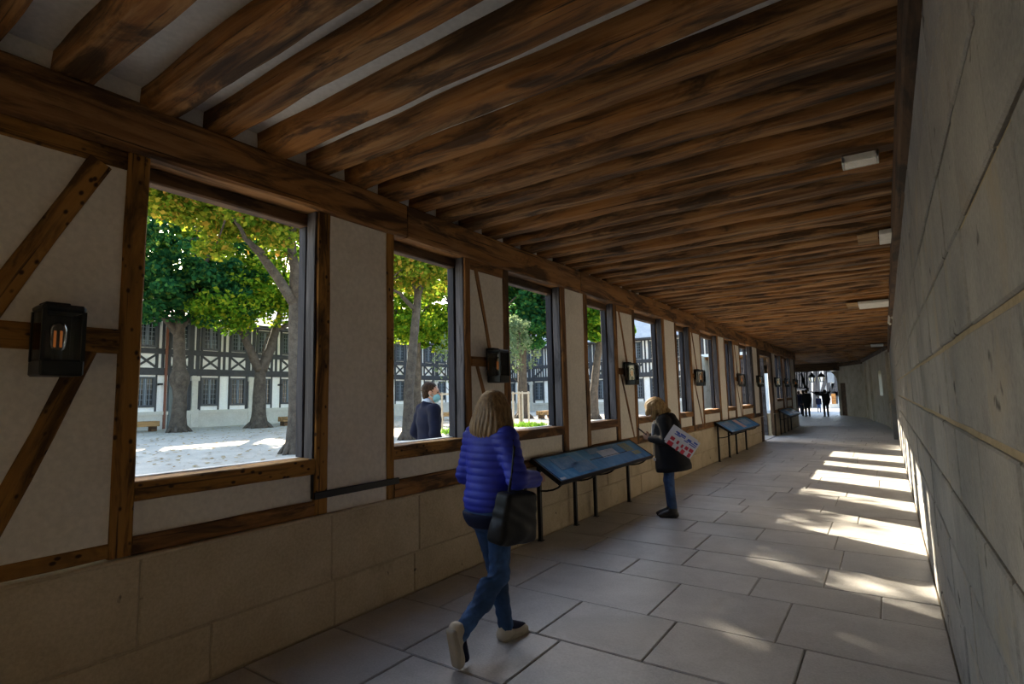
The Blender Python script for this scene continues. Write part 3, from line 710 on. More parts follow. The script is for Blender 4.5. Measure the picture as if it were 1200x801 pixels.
# ---- lanterns
M['bulb'] = glass('bulb_glass', (1, .97, .92))
t_ = NT('filament'); t_.b.inputs['Emission Color'].default_value = (1, .30, .06, 1); t_.b.inputs['Emission Strength'].default_value = .10
M['filament'] = t_.out((.7, .25, .06), .5)
def lantern_proto():
    """local origin at the wall, x out from the wall, y along it"""
    t = empty('wall_lantern')
    D0, D1, W, H = .035, .205, .085, .34
    m = MB(); z0 = -H/2; z1 = H/2
    m.cbox(D0, D1, -W, W, z0, z0+.075, .008)                            # solid foot
    m.cbox(D0, D1, -W, W, z1-.035, z1, .012)                            # lid
    for x0 in (D0, D1-.016):
        for y0 in (-W, W-.016): m.box(x0, x0+.016, y0, y0+.016, z0+.07, z1-.03)
    m.box(D0, D0+.012, -W+.01, W-.01, z0+.07, z1-.03)                    # back plate
    m.build('body', M['lantern'], t)
    MB().cbox(0, .10, -.05, .05, z1+.0, z1+.022, .004).cbox(0, .02, -.05, .05, z1-.2, z1+.022, .004).build('bracket', M['iron'], t)
    g = MB(); a, b = z0+.075, z1-.035
    g.box(D1-.008, D1-.004, -W+.016, W-.016, a, b); g.build('front_pane', M['glass'], t)
    for s in (-1, 1): MB().box(D0+.016, D1-.016, s*(W-.006)-.002, s*(W-.006)+.002, a, b).build('side_pane', M['glass'], t)
    bm = MB(); n = 12; cx = .12
    prof = [(a+.045, .016), (a+.06, .03), (a+.10, .036), (a+.15, .036), (a+.175, .030), (a+.188, .014), (a+.192, .001)]
    bm.tube([(cx, 0, z) for z, r in prof], [r for z, r in prof], n, cap=False)
    bulb = bm.build('bulb', M['bulb'], t, True)
    MB().tube([(cx, 0, a), (cx, 0, a+.05)], .020, 10).build('socket', M['iron'], bulb)
    f = MB()
    for k in range(4):
        an = k*PI/2+.4; f.tube([(cx+.013*math.cos(an), .017*math.sin(an), a+.065), (cx+.013*math.cos(an), .017*math.sin(an), a+.145)], .0035, 5)
    f.build('filament', M['filament'], bulb)
    return t
lan = lantern_proto()
near = [(.905, 'black glass-sided wall lantern on the braced panel before the first window'),
        (4.53, 'black wall lantern on the braced panel above the woman in the blue jacket'),
        (8.12, 'black wall lantern on the braced panel above the end of the long blue display'),
        (11.98, 'black wall lantern on the fourth braced panel, behind the woman in the dark coat'),
        (16.05, 'black wall lantern on the braced panel over the second blue display'),
        (18.80, 'black wall lantern on the plain panel before the open doorway'),
        (22.2, 'black wall lantern on the plain panel just past the open doorway'),
        (24.6, 'black wall lantern over the farthest display'),
        (27.1, 'black wall lantern on the last plaster panel of the timber wall')]
for i, (y, lab) in enumerate(near):
    o = lan if i == 0 else copy_tree(lan)
    o.location = (-3.40, y, 1.935); tag(o, lab, 'lantern', 'wall lanterns along the timber wall')
# two street-type lanterns hung from the lintel of the far opening
def hung(px, label):
    p = at(px, 440, 1, 40.0); t = empty('hanging_lantern', (p.x, 40.0, 2.83)); tag(t, label, 'lantern', 'lanterns hanging in the far opening')
    m = MB(); m.tube([(0,0,0),(0,0,-.10)], .02, 6); m.tube([(0,0,-.08),(0,0,-.16),(0,0,-.20),(0,0,-.36),(0,0,-.39)], [.05,.07,.13,.25,.26], 10); m.build('hood', M['iron'], t)
    m = MB(); m.tube([(0,0,-.39),(0,0,-.66)], [.21,.13], 6, cap=False); m.build('glass_body', M['glass'], t)
    m = MB()
    for k in range(6):
        a = 2*PI*k/6; m.tube([(.21*math.cos(a), .21*math.sin(a), -.39), (.13*math.cos(a), .13*math.sin(a), -.66)], .012, 5)
    m.tube([(0,0,-.66),(0,0,-.70)], [.14,.10], 8); m.build('cage', M['iron'], t)
hung(951.5, 'dark hooded lantern hanging above the left-hand group of silhouettes')
hung(962.5, 'dark hooded lantern hanging above the person stretching out an arm')

# ---- sloping display boards fixed along the low wall
def display_face():
    t = NT('blue_printed_panel'); v = t.coord((1.2, 2.2, 1), rand=False)
    c = t.ramp(t.noise(v, 1.6, 5, .6, .8), [(.30, (.045, .19, .46)), (.50, (.075, .29, .60)), (.66, (.14, .40, .70)), (.8, (.30, .55, .78))])
    fine = t.ramp(t.noise(t.coord((4, 16, 1), rand=False), 5, 4, .7), [(.56, (0, 0, 0)), (.66, (1, 1, 1))])
    mm = t.node('ShaderNodeMath', operation='MULTIPLY'); mm.inputs[1].default_value = .22; t.l.new(fine, mm.inputs[0])
    c = t.mix(mm.outputs[0], c, (.45, .58, .72))
    return t.out(c, .22, spec=.5)
M['print'] = display_face()
M['print_pale'] = mottled('pale_blue_drawing', [(.10, .27, .52), (.26, .44, .64)], 8, .25, 0, 40, rand=False)
M['print_sheen_white'] = mottled('white_print_and_sheen', [(.36, .52, .68), (.70, .78, .86)], 4, .25, 0, 30, rand=False)
M['print_olive'] = mottled('olive_print', [(.16, .28, .30), (.36, .42, .26)], 9, .25, 0, 40, rand=False)
M['print_dark'] = plain('navy_print', (.012, .045, .13), .25)
M['print_pink'] = mottled('pink_print', [(.50, .38, .42), (.70, .60, .62)], 6, .25, 0, 30, rand=False)
def display(y0, y1, label, marks, poles):
    xb, zb, xf, zf = -3.355, .915, -2.985, .685
    ang = math.atan2(zb-zf, xf-xb); dep = math.hypot(xf-xb, zb-zf)
    t = empty('display_board', (xb, y0, 0)); tag(t, label, 'display board', 'sloping display boards along the low wall')
    L = y1-y0
    # board frame: local u along the slope (from the wall outwards), w along the wall
    B = Matrix.Translation((0, 0, zb)) @ Matrix.Rotation(ang, 4, 'Y')
    MB().cbox(-.01, dep, 0, L, -.045, -.012, .005, M=B).build('tray', M['iron'], t)
    fr = MB()
    for a in ((-.012, .012, 0, L), (dep-.012, dep+.008, 0, L), (-.012, dep+.008, -.008, .012), (-.012, dep+.008, L-.012, L+.008)): fr.box(a[0], a[1], a[2], a[3], -.045, .004, M=B)
    fr.build('rim', M['iron'], t)
    pn = MB().box(.012, dep-.012, .012, L-.012, -.012, -.002, M=B).build('printed_panel', M['print'], t)
    for nm, u0, u1, w0, w1, mt in marks:
        MB().box(u0*dep, u1*dep, w0*L, w1*L, -.003, .0008, M=B).build(nm, M[mt], pn)
    for w in poles:
        m = MB(); m.box(.005, .045, w-.02, w+.02, 0, .875); m.build('leg', M['iron'], t)
        a = MB(); pts = [(.03, w, .55)]
        for k in range(1, 6): s = k/5; pts.append((.03+.30*math.sin(s*PI/2), w, .55+.13*(1-math.cos(s*PI/2))))
        a.tube(pts, .011, 6); a.build('arm', M['iron'], t)
        MB().cbox(-.0, .06, w-.035, w+.035, 0, .008, .002).build('foot_plate', M['iron'], t)
    return t
mk = [('drawing', .16, .62, .10, .27, 'print_pale'), ('drawing', .45, .86, .19, .36, 'print_pale'), ('drawing', .06, .30, .44, .56, 'print_pale'),
      ('inset', .22, .55, .52, .70, 'print_sheen_white'), ('inset', .10, .52, .80, .90, 'print_olive'), ('caption', .56, .74, .84, .93, 'print_olive'), ('title_bar', .86, .94, .02, .06, 'print_sheen_white'),  # the long white patch is a painted cloud reflection on the glossy panel
      ('rule', .02, .9, .012, .016, 'print_dark'), ('rule', .5, .52, .38, .80, 'print_dark')]
display(5.25, 8.08, 'long blue display board behind the woman in the blue jacket', mk, (.10, .95, 1.52, 2.66))
mk2 = [('drawing', .15, .8, .08, .30, 'print_pale'), ('inset', .10, .85, .45, .56, 'print_pink'), ('caption', .2, .7, .62, .85, 'print_pale'), ('title_bar', .86, .94, .03, .10, 'print_sheen_white')]
display(13.28, 16.6, 'blue display board with a pink photo strip, before the open doorway', mk2, (.08, 1.1, 1.9, 3.1))
mk3 = [('inset', .12, .9, .35, .75, 'print_sheen_white'), ('drawing', .15, .8, .05, .28, 'print_pale')]
display(22.4, 25.4, 'display board with a white photo, past the open doorway', mk3, (.08, 1.0, 1.9, 2.8))

# ---- white fittings on the ceiling next to the right wall
lt = empty('ceiling_light', (-.03, 4.66, 3.315)); tag(lt, 'small ceiling light with a white rim and dark lens, among the near joists', 'light')
m = MB()
for a in ((-.115, .115, -.085, -.065), (-.115, .115, .065, .085), (-.115, -.095, -.085, .085), (.095, .115, -.085, .085)): m.cbox(a[0], a[1], a[2], a[3], -.035, .03, .004)
m.build('rim', M['white_paint'], lt); boxo('lens', -.10, .10, -.07, .07, -.034, .02, plain('dark_lens', (.01, .01, .012), .2), lt)
def whitebox(x0, x1, y0, y1, label):
    t = empty('junction_box', ((x0+x1)/2, (y0+y1)/2, 3.295)); tag(t, label, 'box')
    w, l = (x1-x0)/2, (y1-y0)/2
    boxo('cover', -w, w, -l, l, -.05, .0, M['white_paint'], t, .006)
    boxo('joist_patch', -w-.20, -w-.01, -l, l, -.02, .0, M['bench'], t, .006)
whitebox(.065, .20, 6.85, 7.35, 'short white cover nailed under the joists beside the right wall')
whitebox(-.32, .20, 12.3, 13.1, 'long white cover under the joists beside the right wall')
whitebox(-.35, .05, 24.5, 25.4, 'white cover under the farthest joists near the right wall')
cmr = empty('security_camera', (.20, 13.3, 3.0)); tag(cmr, 'small white camera bracket on the right wall under the long white cover', 'camera')
MB().tube([(0, 0, .08), (-.03, 0, .08), (-.05, -.02, -.06), (-.02, -.02, -.10)], .022, 8).build('housing', M['white_paint'], cmr); boxo('base_plate', -.0, .02, -.05, .05, .02, .14, M['white_paint'], cmr, .004)
# ------------------------------------------------------------------ people (smoothly blended distance fields turned into one skin)
class SDF:
    def __init__(s): s.p = []
    def cone(s, a, b, ra, rb, k=.02, sq=None):
        s.p.append(('c', np.array(a, float), np.array(b, float), ra, rb, k, sq)); return s
    def ell(s, c, r, R=None, k=.03):
        s.p.append(('e', np.array(c, float), np.array(r, float), None if R is None else np.array(R, float), k)); return s
    def rbox(s, c, hx, rad, R=None, k=.01, taper=0.0):
        s.p.append(('b', np.array(c, float), np.array(hx, float), rad, None if R is None else np.array(R, float), k, taper)); return s
    def mesh(s, h, disp=None, cut=None):
        lo = np.full(3, 9e9); hi = -lo; bb = []
        for q in s.p:
            if q[0] == 'c': m_ = max(q[3], q[4])*(1.25 if q[6] else 1.02); a = np.minimum(q[1], q[2])-m_; b = np.maximum(q[1], q[2])+m_
            elif q[0] == 'e': m_ = max(q[2]) if q[3] is not None else q[2]; a = q[1]-m_; b = q[1]+m_
            else: m_ = (np.linalg.norm(q[2]) if q[4] is not None else q[2])+q[3]; a = q[1]-m_; b = q[1]+m_
            bb.append((a, b)); lo = np.minimum(lo, a); hi = np.maximum(hi, b)
        lo = lo-4*h-.02; hi = hi+4*h+.02; n = np.ceil((hi-lo)/h).astype(int)+1
        vol = np.full(n, .08, np.float32)
        ax = [lo[i]+h*np.arange(n[i]) for i in range(3)]
        for q, (a, b) in zip(s.p, bb):
            k = q[5] if q[0] in 'cb' else q[4]
            pad = .05+k
            i0 = np.maximum(((a-pad-lo)/h).astype(int), 0); i1 = np.minimum(((b+pad-lo)/h).astype(int)+2, n)
            X, Y, Z = np.meshgrid(*[ax[i][i0[i]:i1[i]] for i in range(3)], indexing='ij')
            P = np.stack([X, Y, Z], -1)
            if q[0] == 'c':
                d = q[2]-q[1]; t = np.clip(((P-q[1]) @ d)/max(1e-9, d @ d), 0, 1)
                v = P-(q[1]+t[..., None]*d)
                if q[6] is not None:
                    nn = np.array(q[6][0], float); v = v+nn*((v @ nn)*(1/q[6][1]-1))[..., None]
                D = np.linalg.norm(v, axis=-1)-(q[3]+(q[4]-q[3])*t)
            elif q[0] == 'e':
                v = P-q[1]
                if q[3] is not None: v = v @ q[3]
                k0 = np.linalg.norm(v/q[2], axis=-1); k1 = np.linalg.norm(v/q[2]**2, axis=-1)+1e-9; D = k0*(k0-1)/k1
            else:
                v = P-q[1]
                if q[4] is not None: v = v @ q[4]
                hx = q[2]+np.zeros(v.shape)
                if q[6]: sc = 1-q[6]*v[..., 2]/q[2][2]; hx[..., 0] *= sc; hx[..., 1] *= sc
                w = np.abs(v)-hx; D = np.linalg.norm(np.maximum(w, 0), axis=-1)+np.minimum(w.max(-1), 0)-q[3]
            sub = vol[i0[0]:i1[0], i0[1]:i1[1], i0[2]:i1[2]]
            hh = np.maximum(k-np.abs(sub-D), 0)/max(k, 1e-6)
            vol[i0[0]:i1[0], i0[1]:i1[1], i0[2]:i1[2]] = np.minimum(sub, D)-hh*hh*k*.25
        if disp is not None or cut is not None:
            X, Y, Z = np.meshgrid(*ax, indexing='ij')
            if disp is not None: vol = vol-disp(X, Y, Z).astype(np.float32)
            if cut is not None: vol = np.maximum(vol, cut(X, Y, Z).astype(np.float32))
        return surface_nets(vol, lo, h)
def surface_nets(vol, lo, h):
    s = vol < 0; n = np.array(vol.shape)
    c = np.zeros(n-1, np.int8)
    offs = [(i, j, k) for i in (0, 1) for j in (0, 1) for k in (0, 1)]
    sl = lambda A, o: A[o[0]:A.shape[0]-1+o[0], o[1]:A.shape[1]-1+o[1], o[2]:A.shape[2]-1+o[2]]
    for o in offs: c += sl(s, o)
    act = np.argwhere((c > 0) & (c < 8)); idx = -np.ones(n-1, np.int64); idx[tuple(act.T)] = np.arange(len(act))
    acc = np.zeros((len(act), 3)); cnt = np.zeros(len(act))
    val = {o: vol[act[:, 0]+o[0], act[:, 1]+o[1], act[:, 2]+o[2]] for o in offs}
    for a in offs:
        for ax in range(3):
            if a[ax] == 1: continue
            b = list(a); b[ax] = 1; b = tuple(b); va, vb = val[a], val[b]; m = (va < 0) != (vb < 0)
            t = np.where(m, va/np.where(va-vb == 0, 1, va-vb), 0); p = np.array(a, float)+np.zeros((len(act), 3)); p[:, ax] += t
            acc[m] += p[m]; cnt[m] += 1
    V = lo+h*(act+acc/cnt[:, None]); F = []
    for ax in range(3):
        a = [slice(None)]*3; b = [slice(None)]*3; a[ax] = slice(0, -1); b[ax] = slice(1, None)
        e = np.argwhere(s[tuple(a)] != s[tuple(b)]); u, w = (ax+1) % 3, (ax+2) % 3
        e = e[(e[:, u] > 0) & (e[:, w] > 0) & (e[:, u] < n[u]-1) & (e[:, w] < n[w]-1)]
        q = []
        for du, dw in ((-1, -1), (0, -1), (0, 0), (-1, 0)):
            f = e.copy(); f[:, u] += du; f[:, w] += dw; q.append(idx[tuple(f.T)])
        q = np.stack(q, 1); fl = ~s[tuple(e.T)]; q[fl] = q[fl][:, ::-1]; F.append(q)
    return V, np.concatenate(F)
def sdf_obj(name, sd, h, mat, parent, disp=None, cut=None):
    V, F = sd.mesh(h, disp, cut); me = bpy.data.meshes.new(name); me.from_pydata(V.tolist(), [], F.tolist())
    me.polygons.foreach_set('use_smooth', [True]*len(me.polygons)); me.update()
    bm = bmesh.new(); bm.from_mesh(me)
    bmesh.ops.smooth_vert(bm, verts=bm.verts[:], factor=.5, use_axis_x=True, use_axis_y=True, use_axis_z=True); bm.to_mesh(me); bm.free()
    return link(name, me, mat, parent)
def Rm(ax, ang): return np.array(Matrix.Rotation(ang, 3, ax))
M['skin'] = mottled('skin', [(.42, .24, .17), (.50, .30, .22)], 5, .55, 0, 40)
def hand(sd, wrist, d, nrm, side, curl=.5, s=1.0):
    """palm, four unequal bent fingers and a thumb from the side of the palm; d along the hand, nrm out of the palm"""
    w = np.array(wrist, float); d = np.array(d, float); d /= np.linalg.norm(d); nrm = np.array(nrm, float); nrm -= d*(nrm @ d); nrm /= np.linalg.norm(nrm)
    a = np.cross(d, nrm)*side
    pc = w+d*.045*s
    sd.cone(w-d*.01, pc+d*.03*s, .024*s, .030*s, .015, (nrm, .55))
    sd.cone(pc+a*.018*s, pc+d*.035*s+a*.022*s, .018*s, .016*s, .01); sd.cone(pc-a*.018*s, pc+d*.032*s-a*.022*s, .018*s, .015*s, .01)
    for k, L in enumerate((.070, .078, .072, .056)):
        o = (.027-.018*k)*s; p0 = pc+d*.040*s+a*o
        d1 = d*math.cos(curl)+nrm*math.sin(curl); d2 = d*math.cos(curl*2.3)+nrm*math.sin(curl*2.3)
        p1 = p0+d1*L*.5*s; p2 = p1+d2*L*.5*s
        sd.cone(p0, p1, .0095*s, .0088*s, .003); sd.cone(p1, p2, .0088*s, .0075*s, .003)
    t0 = pc-d*.02*s+a*.026*s; t1 = t0+(d*.6+a*.6+nrm*.4)*.036*s; t2 = t1+(d*.9+nrm*.5+a*.05)*.03*s
    sd.cone(t0, t1, .013*s, .011*s, .006); sd.cone(t1, t2, .011*s, .009*s, .003)
def stand_pose(H=1.70, w=1.0):
    k = H/1.70
    J = dict(pel=(0,0,.93), chest=(0,.0,1.24), neck=(0,-.01,1.43), head=(0,.03,1.585),
             shR=(.18*w,-.01,1.39), elR=(.225*w,-.03,1.10), wrR=(.22*w,.06,.86), shL=(-.18*w,-.01,1.39), elL=(-.225*w,-.03,1.10), wrL=(-.22*w,.06,.86),
             hipR=(.09,0,.90), knR=(.095,.015,.50), anR=(.10,-.02,.085), toR=(.12,.14,.03), hipL=(-.09,0,.90), knL=(-.095,.015,.50), anL=(-.10,-.02,.085), toL=(-.12,.14,.03))
    return {a: np.array(b)*k for a, b in J.items()}
def build_body(sd, J, k, HR, w=1.0, handdir=None, face=True):
    c = lambda a, b, ra, rb, kk=.03, sq=None: sd.cone(J[a], J[b], ra*k, rb*k, kk, sq)
    sd.ell(J['pel'], (.155*w*k, .105*k, .12*k), k=.05); sd.ell((np.array(J['pel'])+J['chest'])/2, (.13*w*k, .095*k, .17*k), k=.05)
    sd.ell(J['chest'], (.165*w*k, .105*k, .18*k), k=.05); sd.cone(J['shL'], J['shR'], .062*k, .062*k, .05)
    c('chest', 'neck', .07, .052, .05); sd.cone(J['neck'], J['head'], .052*k, .045*k, .03)
    for s in 'RL':
        c('sh'+s, 'el'+s, .050, .038); c('el'+s, 'wr'+s, .037, .025)
        c('hip'+s, 'kn'+s, .082, .052, .04); c('kn'+s, 'an'+s, .050, .034, .02); c('an'+s, 'to'+s, .030, .024, .02)
    hd = lambda x, y, z: np.array(J['head'])+HR @ (np.array((x, y, z))*k)
    sd.ell(hd(0, -.01, .03), (.076*k, .096*k, .090*k), HR, .02); sd.ell(hd(0, .030, -.045), (.056*k, .062*k, .072*k), HR, .03)
    if face:
        sd.cone(hd(0, .088, .015), hd(0, .108, -.020), .008*k, .014*k, .012)                      # nose
        sd.cone(hd(-.018, .090, -.052), hd(.018, .090, -.052), .009*k, .009*k, .008)               # lips
        sd.ell(hd(0, .074, -.092), (.022*k, .018*k, .018*k), HR, .02)                              # chin
        sd.cone(hd(-.045, .078, .034), hd(.045, .078, .034), .012*k, .012*k, .02)                  # brow
        for s in (-1, 1): sd.ell(hd(s*.076, -.008, -.008), (.010*k, .020*k, .032*k), HR, .008)     # ears
    return hd
M['eye'] = plain('dark_eye', (.03, .02, .015), .2)
def eyes(o, hd):
    for s in (-1, 1):
        m = MB(); bm = bmesh.new(); bmesh.ops.create_uvsphere(bm, u_segments=10, v_segments=6, radius=.011); bm.verts.index_update()
        p = hd(s*.031, .080, .012); m.add([Vector(p)+q.co for q in bm.verts], [[q.index for q in f.verts] for f in bm.faces]); bm.free(); m.build('eye', M['eye'], o, True)
def fabric(name, col, rough=.8, var=.25, scale=60, spec=.25, weave=.25):
    t = NT(name); v = t.coord(rand=False)
    c = t.ramp(t.noise(v, 5, 4, .6), [(.3, tuple(x*(1-var) for x in col)), (.7, tuple(min(1, x*(1+var)) for x in col))])
    t.bump(t.noise(v, scale, 3, .6), weave, .004); return t.out(c, rough, spec=spec)
def denim(name, col):
    t = NT(name); v = t.coord(rand=False); n = t.noise(v, 4.5, 4, .6, .3)
    c = t.ramp(n, [(.35, tuple(x*.55 for x in col)), (.55, col), (.75, tuple(min(1, x*2.1) for x in col))])
    t.bump(t.noise(v, 14, 4, .6), .6, .012); return t.out(c, .75, spec=.25)
def hairmat(name, dark, light, sp=.4):
    t = NT(name); v = t.coord((38, 38, 2.2), rand=False)
    f = t.noise(v, 1.4, 5, .7, .3); c = t.ramp(f, [(.32, dark), (.5, tuple((a+b)/2 for a, b in zip(dark, light))), (.68, light)])
    t.bump(f, .8, .01); return t.out(c, .5, spec=sp)
def shoe(parent, an, heel, toe, up, mat, sole, h=.007, w=.042, high=.0):
    an, heel, toe, up = [np.array(q, float) for q in (an, heel, toe, up)]; f = (toe-heel)/np.linalg.norm(toe-heel); s_ = np.cross(f, up)
    R = np.stack([s_, f, up], 1)
    u = SDF(); u.cone(heel+up*.032+f*.03, toe-f*.05+up*.024, .040, .034, .02, (up, .85)); u.cone(heel+f*.045+up*.05, an+up*high, .046, .046, .03)
    u.ell(toe-f*.055+up*.024, (w, .06, .03), R, .02)
    o = sdf_obj('shoe', u, h, mat, parent, cut=None)
    sl = SDF(); mid = (heel+toe)/2+up*.008; L = np.linalg.norm(toe-heel)
    sl.rbox(mid, (w-.018, L/2-.028, .006), .016, R)
    sdf_obj('sole', sl, h, sole, o); return o

# ---- woman in the blue quilted jacket, walking away along the gallery
M['jacket_blue'] = fabric('cobalt_quilted_nylon', (.030, .045, .42), .55, .25, 50, .3, .2)
M['jeans1'] = denim('mid_blue_denim', (.038, .09, .21)); M['navy_top'] = fabric('navy_jersey', (.012, .016, .045))
M['hair1'] = hairmat('ash_blonde_hair', (.10, .055, .025), (.42, .28, .14)); M['sneaker'] = fabric('cream_sneaker_leather', (.55, .50, .40), .6, .1, 30); M['sole_dark'] = plain('worn_cream_sole', (.42, .38, .30), .7)
J = {k_: np.array(v) for k_, v in dict(pel=(0,0,.90), chest=(0,.03,1.20), neck=(0,.02,1.385), head=(.0,.055,1.53),
     shR=(.165,.0,1.345), elR=(.275,-.03,1.105), wrR=(.225,.22,1.065), shL=(-.165,.02,1.345), elL=(-.235,.0,1.09), wrL=(-.15,.22,1.05),
     hipR=(.085,.0,.87), knR=(.075,.0,.47), anR=(.05,-.33,.20), toR=(.05,-.285,.05), hipL=(-.08,.0,.87), knL=(-.055,.10,.48), anL=(-.015,.14,.10), toL=(-.01,.31,.035)).items()}
HR = Rm('X', -.12) @ Rm('Z', .1)
W1 = (-2.235, 2.965, 0); Y1w = math.radians(-8)
body = SDF(); hd = build_body(body, J, .97, HR, .97)
hand(body, J['wrR'], (-.1, 1, .05), (-.9, 0, -.3), 1, .55, .92); hand(body, J['wrL'], (.2, 1, .1), (.9, 0, -.2), -1, .55, .92)
w1 = sdf_obj('person', body, .0075, M['skin'], None); w1.location = W1; w1.rotation_euler = (0, 0, Y1w)
tag(w1, 'person in a blue quilted jacket and jeans walking beside the long display board', 'person'); eyes(w1, hd)
jk = SDF(); jk.ell((0,.02,1.20), (.195,.135,.215), k=.05); jk.ell((0,.0,1.02), (.178,.13,.17), k=.05); jk.ell((0,-.005,.93), (.192,.145,.12), k=.05)
jk.cone((-.135,.01,1.345), (.135,.01,1.345), .078, .078, .05); jk.cone(J['neck']-np.array((0,0,.06)), J['neck']+np.array((0,0,.02)), .078, .068, .03)
for s in 'RL': jk.cone(J['sh'+s], J['el'+s], .073, .060, .03); jk.cone(J['el'+s], J['wr'+s]+(J['el'+s]-J['wr'+s])*.12, .060, .048, .03)
quilt = lambda X, Y, Z: .0085*np.abs(np.sin(np.pi*(Z+.04*Y)/.048))**.6
jo = sdf_obj('jacket', jk, .0065, M['jacket_blue'], w1, disp=quilt, cut=lambda X, Y, Z: .835-Z+.03*Y)
tp = SDF(); tp.ell((0,-.012,.87), (.197,.160,.15), k=.04); sdf_obj('shirt', tp, .009, M['navy_top'], w1, cut=lambda X, Y, Z: np.maximum(.775-Z, Z-.87))
je = SDF(); je.ell((0,-.015,.86), (.165,.128,.125), k=.05)
for s, x_ in (('R', .045), ('L', -.045)):
    je.cone(J['hip'+s], J['kn'+s], .090, .062, .04); je.cone(J['kn'+s], J['an'+s]-(J['kn'+s]-J['an'+s])*.03, .061, .050, .03); je.ell(J['hip'+s]+np.array((0,-.045,-.02)), (.085,.08,.09), k=.04)
    cf = J['kn'+s]+(J['an'+s]-J['kn'+s])*.35; je.ell(cf+np.array((0,-.012,0)), (.055,.06,.11), k=.03)
sdf_obj('jeans', je, .0075, M['jeans1'], w1, disp=lambda X, Y, Z: .003*np.sin(Z*95+6*np.sin(X*30)+Y*40)*(Z < .6))
for s in 'RL':
    so = SDF(); so.cone(J['an'+s]+(J['kn'+s]-J['an'+s])*.2, J['an'+s], .046, .040, .02); so.cone(J['an'+s], J['to'+s], .034, .026, .02); sdf_obj('sock', so, .008, M['navy_top'], w1)
shoe(w1, J['anL'], (-.02,.085,0), (-.005,.345,0), (0,0,1), M['sneaker'], M['sole_dark'])
f_ = np.array((.0,.20,-.98)); f_ /= np.linalg.norm(f_); hl = np.array((.05,-.405,.262)); u_ = np.array((0,.98,.20)); u_ /= np.linalg.norm(u_)
shoe(w1, J['anR']+np.array((0,.0,.0)), hl, hl+f_*.262, u_, M['sneaker'], M['sole_dark'])
hr = SDF(); hdp = lambda x, y, z: np.array(J['head'])+HR @ np.array((x, y, z))
hr.ell(hdp(0,-.012,.038), (.097,.114,.104), HR, .03); hr.ell(hdp(0,-.055,-.06), (.130,.085,.12), None, .05); hr.ell(hdp(.0,-.06,-.13), (.155,.082,.10), None, .04)
for s in (-1, 1): hr.cone(hdp(s*.085,.01,.0), hdp(s*.12,.015,-.19), .045, .050, .04)
strand = lambda X, Y, Z: .0032*np.sin(np.arctan2(Y-.03, X)*31+5*np.sin(Z*11+X*9))*np.clip((1.62-Z)/.12, .15, 1)
zb = lambda X, Y, Z: 1.325+.022*np.sin(np.arctan2(Y, X)*9)+.012*np.sin(np.arctan2(Y, X)*31)-Z
sdf_obj('hair', hr, .0065, M['hair1'], w1, disp=strand, cut=lambda X, Y, Z: np.maximum(zb(X, Y, Z), np.minimum(Y-(J['head'][1]+.055), .088-np.abs(X))*1.0))
# shoulder bag on her right side
M['bag'] = fabric('black_leather', (.009, .0095, .010), .55, .3, 40, .3, .3)
bg = SDF(); bg.rbox((0,0,-.02), (.035, .125, .125), .030, None, .02, .10); bg.ell((0,0,-.10), (.075,.165,.07), k=.05)
sb = sdf_obj('shoulder_bag', bg, .007, M['bag'], None, disp=lambda X, Y, Z: .0025*np.sin(Y*38+6*np.sin(Z*16))*(Z < .08))
Mw = Matrix.Translation(W1) @ Matrix.Rotation(Y1w, 4, 'Z')
sb.matrix_world = Mw @ Matrix.Translation((.272, -.055, .893)) @ Matrix.Rotation(.10, 4, 'Y') @ Matrix.Rotation(-.10, 4, 'X')
tag(sb, 'black leather shoulder bag hanging at the side of the person in the blue jacket', 'bag')
for dy in (-.085, .085):
    m = MB(); q = [(0, dy, .10), (-.005, dy*.75, .24), (-.04, dy*.35, .38), (-.075, dy*.10, .447), (-.105, dy*.0+.01, .462), (-.125, .02+dy*.2, .43), (-.135, .05+dy*.3, .36)]
    for a_, b_ in zip(q[:-1], q[1:]): m.bar(a_, b_, .020, .006, (0, 1, .0))
    m.build('strap', M['bag'], sb)
MB().tube([(.045, -.06, .10), (.047, .0, .085), (.045, .06, .10)], .004, 5).build('zip_pull', M['iron'], sb)

# ---- woman in the dark coat looking at her phone
M['coat'] = fabric('black_coat_cloth', (.008, .008, .011), .75, .3, 45); M['jeans2'] = denim('dark_blue_denim', (.035, .075, .18)); M['hair2'] = hairmat('golden_blonde_hair', (.16, .085, .03), (.58, .38, .17))
M['boot'] = fabric('black_boot_leather', (.014, .012, .011), .4, .3, 30, .5); M['boot_sole'] = plain('black_rubber', (.01, .01, .01), .8); M['scarf'] = fabric('pale_grey_scarf', (.42, .42, .44), .9)
J = {k_: np.array(v) for k_, v in dict(pel=(0,-.01,.86), chest=(0,.02,1.14), neck=(0,.07,1.315), head=(0,.155,1.425),
     shR=(.165,.02,1.265), elR=(.225,.0,1.0), wrR=(.09,.235,1.045), shL=(-.165,.02,1.265), elL=(-.23,.0,1.0), wrL=(-.09,.225,1.02),
     hipR=(.08,-.01,.84), knR=(.075,.02,.46), anR=(.06,.0,.085), toR=(.07,.15,.03), hipL=(-.08,-.01,.84), knL=(-.07,.0,.46), anL=(-.055,-.035,.085), toL=(-.06,.115,.03)).items()}
HR = Rm('X', -.72)
body = SDF(); hd = build_body(body, J, .93, HR, .97)
hand(body, J['wrR'], (-.45, 1, .25), (-.8, 0, .2), 1, .75, .9); hand(body, J['wrL'], (.45, 1, .30), (.8, 0, .2), -1, .75, .9)
w2 = sdf_obj('person', body, .0085, M['skin'], None); w2.location = (-2.46, 7.23, 0); Y2w = math.radians(105); w2.rotation_euler = (0, 0, Y2w)
tag(w2, 'person in a black coat standing with head bowed over a phone', 'person'); eyes(w2, hd)
